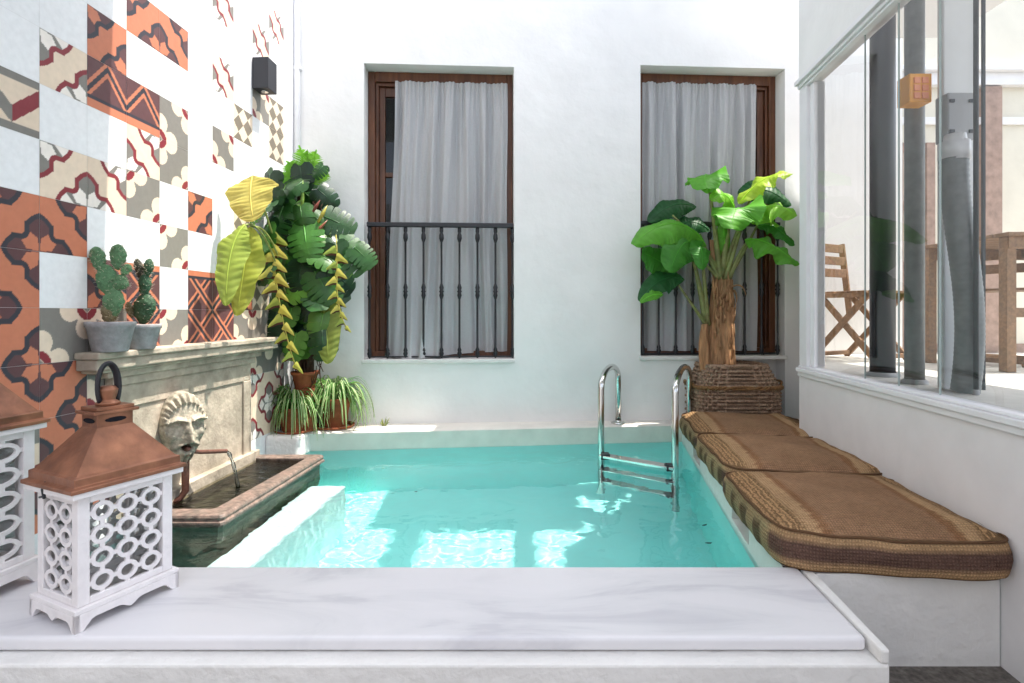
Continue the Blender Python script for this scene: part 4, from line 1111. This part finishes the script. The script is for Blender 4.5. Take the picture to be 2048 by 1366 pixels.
# larger named leaves
for (px,py,Y,nx,tx,tz,sz,ci) in((690,500,3.52,.3,.7,-.6,.26,1),(560,430,3.50,-.3,-.2,-.9,.22,1),(610,470,3.45,0,.2,-.9,.24,3),(640,560,3.45,.1,.5,-.7,.24,1),(665,440,3.55,.3,.9,-.2,.22,0),(600,540,3.47,0,0,-1,.2,2),(555,620,3.5,-.2,-.1,-1,.26,2),(640,640,3.5,.2,.1,-1,.2,1),(520,350,3.6,-.4,-.6,.5,.11,4),(720,505,3.5,.3,.8,-.6,.17,1)):
    q=MB(); col=vary(DG[ci],.1); monstera_leaf(q,P(px,py,Y),(nx,-1,.35),(tx,-.2,tz),sz,col,slits=6,curl=.35); leafbin.add(q.v,q.f,col,True); leafbin.c[-len(q.f):]=q.c
leafbin.build('foliage',M['leaf'],mp)
# bright feathery top
m=MB()
for (bx_,by_,tx_,ty_) in((612,372,600,292),(618,372,632,300),(606,372,575,322),(622,375,655,335),(612,370,615,300),(600,380,560,350)):
    b=P(bx_,by_,3.66); t_2=P(tx_,ty_,3.60); sp=bez([b,b.lerp(t_2,.6)+Vector((0,.02,.04)),t_2],16); col=vary((.22,.52,.05),.12)
    m.tube(sp,[.004-.0002*i for i in range(17)],5,col=col)
    for i in range(2,17):
        t=norm(sp[min(i+1,16)]-sp[i-1]); ln=.085*math.sin(math.pi*min(.97,i/17+.12))
        for sg in(-1,1):
            s_=norm(t.cross(Vector((0,-1,0))))*sg; tip=sp[i]+s_*ln*.85+t*ln*.55+Vector((0,random.uniform(-.02,.01),-.01))
            w_=t*.0065; m.add([sp[i]-w_,sp[i]+w_,sp[i].lerp(tip,.6)+w_*.9,tip,sp[i].lerp(tip,.6)-w_*.9],[(0,1,2,3,4)],col,False)
fern=m.build('feathery_top',M['leafthin'],mp)
m=MB()
for (a,b,w_,c_) in(((655,440,3.5),(628,470,3.48),.012,(.30,.10,.05)),((640,400,3.5),(625,425,3.5),.012,(.28,.07,.05)),((655,410,3.5),(636,445,3.48),.013,(.45,.40,.06)),((606,360,3.5),(604,430,3.5),.012,(.25,.42,.07))):
    A_,B_=P(*a),P(*b); m.tube([B_,B_.lerp(A_,.5),A_],[w_*.6,w_,.001],7,col=c_)
m.build('flower_sheath',M['leaf'],mp)

# big yellow and yellow-green leaves of a neighbouring banana / strelitzia
sg=thing('strelitzia',P(600,760,3.74),'sparse plant with three large yellowing paddle leaves leaning over the tiled wall','plant')
def big(pts,w_,col,**k):
    m=MB(); blade(m,[P(*p) for p in pts],w_,col,nu=14,**k); m.build('leaf',M['leafthin'],sg)
big([(505,352,3.00),(498,375,2.96),(500,410,2.90),(508,442,2.88)],.155,(.62,.52,.13),fold=.10,wave=.10,base=.3,nrm=(0,-1,.1),side=(1,-.1,.12))
big([(490,450,2.84),(462,470,2.78),(452,540,2.72),(452,612,2.70)],.095,(.33,.42,.07),fold=.22,wave=.10,base=.4,nrm=(-.2,-1,.1),side=(1,.1,.25))
big([(500,455,2.94),(494,500,2.90),(484,560,2.86),(474,632,2.84)],.110,(.40,.44,.07),fold=.2,wave=.12,base=.4,nrm=(.2,-1,.1),side=(1,0,.2))
big([(640,585,3.52),(648,620,3.50),(656,670,3.46),(656,728,3.44)],.120,(.30,.36,.07),fold=.12,wave=.06,base=.35,nrm=(.1,-1,.1),side=(1,0,-.12))
m=MB()
for a,b,c_ in(((600,740,3.74),(570,520,3.6),(505,352,3.02)),((605,740,3.74),(560,430,3.4),(500,455,2.94)),((615,740,3.74),(640,640,3.6),(640,585,3.52)),((600,700,3.7),(540,430,3.3),(490,450,2.84))):
    m.tube(bez([P(*a),P(*b),P(*c_)],14),.006,6,col=(.30,.34,.10))
m.build('leaf_stalk',M['leaf'],sg)

# hanging heliconia spikes
def tri(pts,w_,col,mb,yo):
    sp=bez(pts,10); n=10
    def fn(u,v):
        i=min(9,int(v*10)); f_=v*10-i; p=sp[i].lerp(sp[i+1],f_); t=norm(sp[i+1]-sp[i]); s_=norm(t.cross(Vector((0,-1,0)))); x=(u-.5)*2; wd=w_*(1-v)**.75*(1+.12*math.sin(v*9))
        return p+s_*x*wd+Vector((0,yo-.35*w_*(1-abs(x))*(1-v),0))
    mb.grid(fn,4,10,col=col)
def spike(pts,n,sz,lab):
    t=thing('hanging_heliconia',P(*pts[0]),lab,'flower','hanging yellow heliconias')
    sp=bez([P(*p) for p in pts],n); m=MB(); m.tube(sp,.004,6,col=(.45,.40,.08)); m.build('stem',M['leaf'],t)
    m=MB(); e=MB()
    for i in range(max(2,n//5),n+1):
        sg_=1 if i%2 else -1; p=sp[min(i,n)]; L_=sz*(1.1-.55*i/n)*random.uniform(.85,1.1); dr=.15+.9*(i/n)
        d=norm(Vector((sg_,-.25,-dr*.6))); up_=Vector((0,0,1)); w_=L_*.31
        col=vary((.66,.60,.12) if random.random()<.7 else (.42,.50,.10),.15)
        tri([p+up_*w_*.3,p+d*L_*.5+up_*.004,p+d*L_-up_*L_*.22],w_,col,m,-.008)
        tri([p-up_*w_*.35,p+d*L_*.45-up_*w_*.35,p+d*L_*.86-up_*L_*.26],w_*.95,vary((.10,.035,.02),.2),e,.006)
    m.build('bracts',M['leafthin'],t); e.build('inner_bracts',M['leaf'],t)
spike([(535,440,3.42),(552,520,3.32),(548,600,3.28),(590,730,3.26)],19,.125,'longer yellow heliconia spike hanging over the end of the mantel shelf')
spike([(672,470,3.50),(678,540,3.42),(664,600,3.38),(692,655,3.38)],13,.085,'shorter yellow heliconia spike hanging nearer the window railing')

# ------------------------------------------------------------------ spider plants
def spider(c,r,h,n,lab,seed,spread,runner=False):
    random.seed(seed); c=Vector(c); t=thing('spider_plant',c,lab,'potted plant','spider plants on the pool ledge')
    m=MB(); m.lathe([(r*.95,0),(r*1.12,.004),(r*1.18,.02),(r*1.12,.02),(r*1.05,.008)],c,32,cap=False); m.build('saucer',M['terra'],t)
    m=MB(); pot(m,c+Vector((0,0,.01)),r,h); m.build('pot',M['terra'],t)
    m=MB(); m.lathe([(.001,h*.93),(r*.93,h*.93)],c,20,cap=False); m.build('soil',M['soil'],t)
    m=MB()
    for i in range(n):
        a=random.random()*6.28; ln=random.uniform(.6,1)*spread; rise=random.uniform(.05,.22)
        d=Vector((math.cos(a),math.sin(a)*.8,0)); b=c+Vector((0,0,h*.95))+d*r*.4*random.random()
        if (b+d*ln).y>3.93: ln*=.5
        p=[b,b+d*ln*.35+Vector((0,0,rise*1.4)),b+d*ln*.85+Vector((0,0,rise*.6)),b+d*ln*random.uniform(.85,1.05)+Vector((0,0,-random.uniform(.02,.20)))]
        sp=bez(p,12); w_=random.uniform(.0045,.008); s_=norm(d.cross(Vector((0,0,1))))
        gcol=vary((.10,.30,.05),.25); ccol=vary((.66,.68,.40),.1)
        vs=[]
        for k,q in enumerate(sp):
            ww=w_*math.sin(math.pi*min(.985,(k+1.2)/13.5))**.6
            lift=Vector((0,0,ww*.35))
            vs+= [q-s_*ww+lift,q-s_*ww*.35,q+s_*ww*.35,q+s_*ww+lift]
        for k in range(12):
            o_=k*4
            for j,cc in((0,gcol),(1,ccol),(2,gcol)): 
                m.add([vs[o_+j],vs[o_+j+1],vs[o_+4+j+1],vs[o_+4+j]],[(0,1,2,3)],cc,True)
    if runner:
        for (e1,e2) in(((742,815),(706,862)),((750,800),(748,835)),((730,850),(700,845))):
            m.tube(bez([c+Vector((.03,0,h)),P(720,720,3.7),P(*e1,3.7),P(*e2,3.68)],14),.0025,5,col=(.32,.38,.14))
    m.build('strap_leaves',M['leafthin'],t)
yS=3.66
c1=Vector((P(585,862,3.62).x,3.64,ZL+.002)); c2=Vector((P(665,855,3.74).x,3.79,ZL+.002))
spider(c1,.105,.16,150,'variegated spider plant in a terracotta pot beside the plaster block',11,.24)
spider(c2,.115,.20,170,'variegated spider plant with trailing runners, in a pot nearer the window',12,.27,True)
# small weed on ledge
wd=MB(); c=P(768,842,3.82); c=Vector((c.x,c.y,ZL+.004))
for i in range(34):
    a=random.random()*6.28; d=Vector((math.cos(a)*.6,math.sin(a)*.3,0)); ln=random.uniform(.02,.055)
    p=c+d*.02; q=p+d*ln+Vector((0,0,ln*random.uniform(.4,1.2))); wd.tube([p,p.lerp(q,.5)+Vector((0,0,.01)),q],[.002,.0028,.0006],4,col=vary((.25,.30,.08),.3))
o=wd.build('weed_tuft',M['leaf']); tag(o,'tiny tuft of weed growing where the ledge meets the back wall','weed')

# floating leaves on the water
for i,(px,py,lab) in enumerate(((1409,1052,'small dark leaf floating near the bench, the farther of two'),(1417,1088,'small dark leaf floating near the bench, the nearer of two'),(1001,1101,'tiny dark leaf floating over the sunlit patch near the marble slab'),(832,985,'tiny dark leaf floating left of the pool centre'))):
    Y=-ZW*F/(py-HY); c=P(px,py,Y); m=MB(); a=random.uniform(-.5,.8); s_=.014 if i<2 else .008
    d=Vector((math.cos(a),math.sin(a),0))*s_; e=Vector((-d.y,d.x,0))*.3; z=Vector((0,0,.004))
    m.add([c-d+z,c-d*.3+e+z,c+d*.5+e+z,c+d+z*1.6,c+d*.5-e+z,c-d*.3-e+z],[(0,1,2,3,4,5)]); o=m.build('floating_leaf',M['soil'],solid=.0012); tag(o,lab,'leaf','floating leaves')

# ------------------------------------------------------------------ right wall: panel, glazing, upper wall
gw=thing('glazed_wall',RW(2.2,0,ZF),'white wall with a long glazed opening above the cushioned bench','wall')
SE=3.13; SG0=-1.5
gz0,gz1=-.300,1.285
m=MB(); m.box(SG0,-.10,ZF,SE,0,gz0-.06,T=RW); m.build('lower_panel',M['panelpaint'],gw)
m=MB(); m.box(SG0,-.12,gz1+.055,SE,0.003,1.86,T=RW); m.build('upper_wall',M['plaster'],gw)
m=MB()
m.box(SG0,-.11,gz0-.06,SE-.003,.012,gz0-.035,T=RW); m.box(SG0,-.09,gz0-.035,SE-.003,.022,gz0-.012,T=RW); m.box(SG0,-.06,gz0-.012,SE-.003,.008,gz0,T=RW)
m.build('window_sill',M['paint'],gw,bevel=.004)
m=MB()
m.box(SG0,-.10,gz1+.03,SE-.003,.03,gz1+.055,T=RW); m.box(SG0,-.08,gz1+.012,SE-.003,.012,gz1+.03,T=RW); m.box(SG0,-.06,gz1,SE-.003,.0,gz1+.012,T=RW)
m.build('window_head',M['paint'],gw,bevel=.003)
m=MB(); m.box(3.035,-.10,gz0,SE,.0,gz1,T=RW); m.box(2.985,-.075,gz0,3.034,-.018,gz1,T=RW); m.build('end_post',M['paint'],gw,bevel=.003)
edges=[2.98,2.49,2.235,1.985,1.50,1.0,.5,-.1]
for a,b in zip(edges,edges[1:]):
    m=MB(); m.add([RW(a-.002,-.03,gz0),RW(b+.002,-.03,gz0),RW(b+.002,-.03,gz1),RW(a-.002,-.03,gz1)],[(0,1,2,3)]); m.build('glass_pane',M['glazing'],gw)
m=MB()
for b in edges[1:]: m=MB(); m.box(b-.0008,-.034,gz0,b+.0008,-.027,gz1,T=RW); m.build('pane_joint',M['joint'],gw)

# patio behind the glass
m=MB(); zf=-.31
m.add([(1.33+.108*(-1)+.06,-1,zf),(6,-1,zf),(6,4.30,zf),(2.36,4.30,zf),(1.73,3.13,zf)],[(0,1,2,3,4)])
o=m.build('patio_floor',M['patio']); tag(o,None,None,kind='structure')
# end of the patio: cream wall, cornice, door
pbw=thing('patio_end_wall',(3.3,4.30,zf),'cream patio wall with white cornice and brown door frames seen through the glazing','wall')
m=MB(); m.box(2.32,4.30,zf,6.0,4.42,2.6); m.build('wall_face',M['cream'],pbw)
m=MB(); m.box(2.32,4.24,1.80,6.0,4.299,1.90); m.box(2.32,4.20,1.90,6.0,4.299,1.94); m.box(2.50,4.275,1.50,6,4.299,1.56); m.box(2.32,4.275,zf,2.50,4.299,1.56)
m.build('cornice',M['paint'],pbw,bevel=.006)
m=MB(); m.box(2.50,4.28,zf,6,4.299,zf+.07); m.build('skirting',M['doorwood'],pbw)
m=MB()
dx0,dx1=3.02,3.34
m.box(dx0,4.25,zf,dx0+.07,4.298,1.35); m.box(dx1-.07,4.25,zf,dx1,4.298,1.35)
for z,h in((1.28,.07),(.82,.07),(.34,.07),(zf+.07,.62)): m.box(dx0+.07,4.26,z,dx1-.07,4.298,z+h)
m.build('door',M['doorwood'],pbw,bevel=.004)
m=MB(); m.box(3.72,4.24,zf,3.86,4.298,1.79); m.box(4.35,4.24,zf,4.5,4.298,1.79); m.build('door_post',M['doorwood'],pbw,bevel=.004)
# return wall between patio and courtyard corner
rt=thing('corner_return_wall',(2.1,3.7,ZF),'narrow white plaster return closing the corner behind the glazed wall','wall')
m=MB(); m.hexa([Vector(v) for v in((1.69,3.14,ZF),(1.80,3.14,ZF),(2.42,4.28,ZF),(2.33,4.28,ZF),(1.69,3.14,1.86),(1.80,3.14,1.86),(2.42,4.28,.60),(2.33,4.28,.60))]); m.build('plaster_face',M['plaster'],rt)  # sloping top shaped to let sun onto the banana plant

# added slabs overhead, blocking sun from the near part and the bench
rf=thing('shade_slab',(0,0,2.5),'added white slab overhead that shades the near side of the pool','roof')
m=MB(); m.box(-3,.45,2.45,6,2.30,2.65); m.build('slab',M['ceiling'],rf)
pr=thing('patio_sun_blocker',(2.2,2,2.06),'added flat white slab over the patio, keeping sun off the bench','canopy')
m=MB(); m.prism([(1.74,-1,1.87),(2.95,-1,1.87),(2.95,3.66,1.87),(2.12,3.66,1.87),(1.80,3.13,1.87)],(0,0,.06)); m.build('slab',M['ceiling'],pr)
# added beams out of view, casting stripes of shade on the pool
for i,(xa,xb) in enumerate(((1.10,1.22),(1.80,1.87))):
    m=MB(); m.box(xa,2.13,2.75,xb,5.0,2.90); o=m.build('shade_beam',M['paint'],bevel=.004); tag(o,('added white beam striping the pool with shade, nearer the tiled wall','added white beam striping the pool with shade, nearer the glazing')[i],'beam','added shading beams')
m=MB(); m.box(1.0,3.34,2.95,2.25,5.2,3.05); o=m.build('shade_cover',M['ceiling']); tag(o,'added white slab overhead that shades the far end of the pool','cover')  # added slab out of view, keeps sun off the far pool floor
# near side wall behind the camera
m=MB(); m.box(-3,-4.2,ZF,6,-4.0,2.45); o=m.build('near_wall',M['plaster']); tag(o,'plain white wall behind the camera','wall')

# posts, pipes behind the glass
def pole(px,basey,w_,name,material,lab,ztop=2.03,round_=True):
    Y=-zf*F/(basey-HY); b=P(px,basey,Y); t=thing(name,b,lab,'post'); m=MB()
    r_=w_/2/F*Y
    m.tube([(b.x,b.y,zf),(b.x,b.y,ztop)],r_,20); m.build('shaft',material,t)
    m=MB(); m.lathe([(r_*1.35,0),(r_*1.35,.012),(r_*1.08,.02)],(b.x,b.y,zf+.001),20,cap=False); m.build('foot',M['greybox'],t)
    return t,b,Y
pole(1765,752,44,'black_post',M['black'],'glossy black post standing just behind the glass, closest to the chair')
pole(1829,767,34,'grey_post',M['greyplastic'],'slim grey post behind the glass carrying the orange reflector')
# orange reflector box
Yo=2.28; c=P(1831,181,Yo)
t=thing('orange_reflector',c,'bright orange gridded reflector box fixed high on the grey post','reflector')
m=MB(); hw=.047;hh=.060; m.box(c.x-hw,c.y-.03,c.z-hh,c.x+hw,c.y+.045,c.z+hh); ho=m.build('housing',M['orange'],t,bevel=.004)
m=MB()
for i in range(2):
    for j in range(3): m.box(c.x-.030+.034*i,c.y-.034,c.z-.046+.032*j,c.x-.004+.034*i,c.y-.0305,c.z-.046+.032*j+.025)
m.build('lens',M['amber'],ho,bevel=.001)
# pale column with junction box and corrugated hose
Yc=2.20
t=thing('pale_column',P(1905,800,2.23),'pale grey painted square column behind the glass','column')
m=MB(); a=P(1864,627,2.26); b=P(1948,627,2.20); m.box(a.x,2.20,zf,b.x+.0,2.235,2.03); m.build('shaft',M['greywhite'],t,bevel=.006)
m=MB(); m.box(b.x+.02,2.18,zf,b.x+.03,2.19,2.03); m.build('cable',M['steeldark'],t)
jb=P(1914,236,2.15)
t=thing('junction_box',jb,'grey bolted junction box mounted on the pale column','junction box')
m=MB(); m.box(jb.x-.052,2.13,jb.z-.095,jb.x+.052,2.197,jb.z+.095); jbo=m.build('box_body',M['greybox'],t,bevel=.006)
m=MB()
for sx_ in(-1,1):
    for sz_ in(-1,1): m=MB(); m.box(jb.x+sx_*.038-.009,2.124,jb.z+sz_*.06-.006,jb.x+sx_*.038+.009,2.1295,jb.z+sz_*.06+.006); m.build('bolt',M['black'],jbo)
hz=P(1910,290,2.10)
t=thing('corrugated_hose',P(1930,783,2.12),'dark grey corrugated hose hanging from the junction box to the sill','hose')
m=MB(); sp=bez([P(1908,318,2.12),P(1905,450,2.12),P(1950,560,2.10),P(1945,680,2.10),P(1930,783,2.12)],150)
m.tube(sp,[.047+.0009*math.sin(i*1.9) for i in range(151)],20); m.build('hose',M['greyplastic'],t)
m=MB(); m.tube([P(1910,300,2.12)+Vector((0,0,.06)),P(1910,322,2.12)],[.035,.05],20); m.tube([P(1908,318,2.12),P(1908,285,2.12)],[.052,.052],20); m.build('collar',M['paint'],t)
t,b,Y=pole(1952,790,9,'thin_rod',M['steeldark'],'thin dark rod behind the glass to the right of the hose')
m=MB()

# folding chairs and table
def folding_chair(loc,rz,lab):
    t=bpy.data.objects.new('folding_chair',None); COL.objects.link(t); t.location=(0,0,0); tag(t,lab,'chair','teak folding chairs')
    def bar(name,pts,w_,d_):
        m=MB()
        for p,q in pts:
            p,q=Vector(p),Vector(q); t_1=norm(q-p); s_=Vector((1,0,0)); s_=norm(s_-t_1*s_.dot(t_1)) if abs(t_1.x)<.9 else Vector((0,1,0)); u_=t_1.cross(s_)
            s_*=w_/2;u_*=d_/2; m.hexa([p-s_-u_,p+s_-u_,p+s_+u_,p-s_+u_,q-s_-u_,q+s_-u_,q+s_+u_,q-s_+u_])
        return m.build(name,M['teak'],t,bevel=.003)
    for s_ in(-1,1):
        x=s_*.20
        bar('back_post',[((x,.19,.30),(x,.25,.82))],.022,.04)
        bar('leg',[((x*.92,-.20,0),(x*.92,.19,.46))],.022,.038)
        bar('leg',[((x,.22,0),(x,-.16,.44))],.022,.038)
        bar('seat_rail',[((x,-.20,.43),(x,.21,.43))],.022,.03)
    for k in range(6): bar('seat_slat',[((-.20,-.18+.068*k,.452),(.20,-.18+.068*k,.452))],.05,.014)
    for z,y in((.60,.226),(.69,.237),(.78,.248)): bar('back_slat',[((-.21,y-.012,z),(.21,y-.012,z))],.014,.06)
    bar('stretcher',[((-.20,.19,.03),(.20,.19,.03))],.02,.03); bar('stretcher',[((-.18,-.17,.03),(.18,-.17,.03))],.02,.03)
    t.location=loc; t.rotation_euler=(0,0,rz); return t
folding_chair((2.37,3.66,zf),R(28),'teak folding chair alone against the cream wall, left of the black post')
folding_chair((3.02,3.35,zf),R(-60),'teak folding chair drawn up to the wooden table at the right edge')
t=thing('patio_table',(2.75,2.98,zf),'slatted wooden patio table cut off by the right edge behind the glass','table')
m=MB()
for k in range(7): m.box(2.58+.0,2.80+.095*k,.405,3.5,2.80+.095*k+.085,.425)
m.build('tabletop',M['teak'],t,bevel=.002)
m=MB(); m.box(2.60,2.82,.34,3.48,2.84,.404); m.box(2.60,3.42,.34,3.48,3.44,.404); m.build('apron',M['teak'],t)
for (x,y) in((2.62,2.85),(3.42,2.85),(2.62,3.38),(3.42,3.38)):
    m=MB(); m.box(x-.025,y-.025,zf+.001,x+.025,y+.025,.404); m.build('leg',M['teak'],t,bevel=.002)
m=MB(); m.box(2.65,2.84,-.02,3.39,2.86,.03); m.build('stretcher',M['teak'],t)
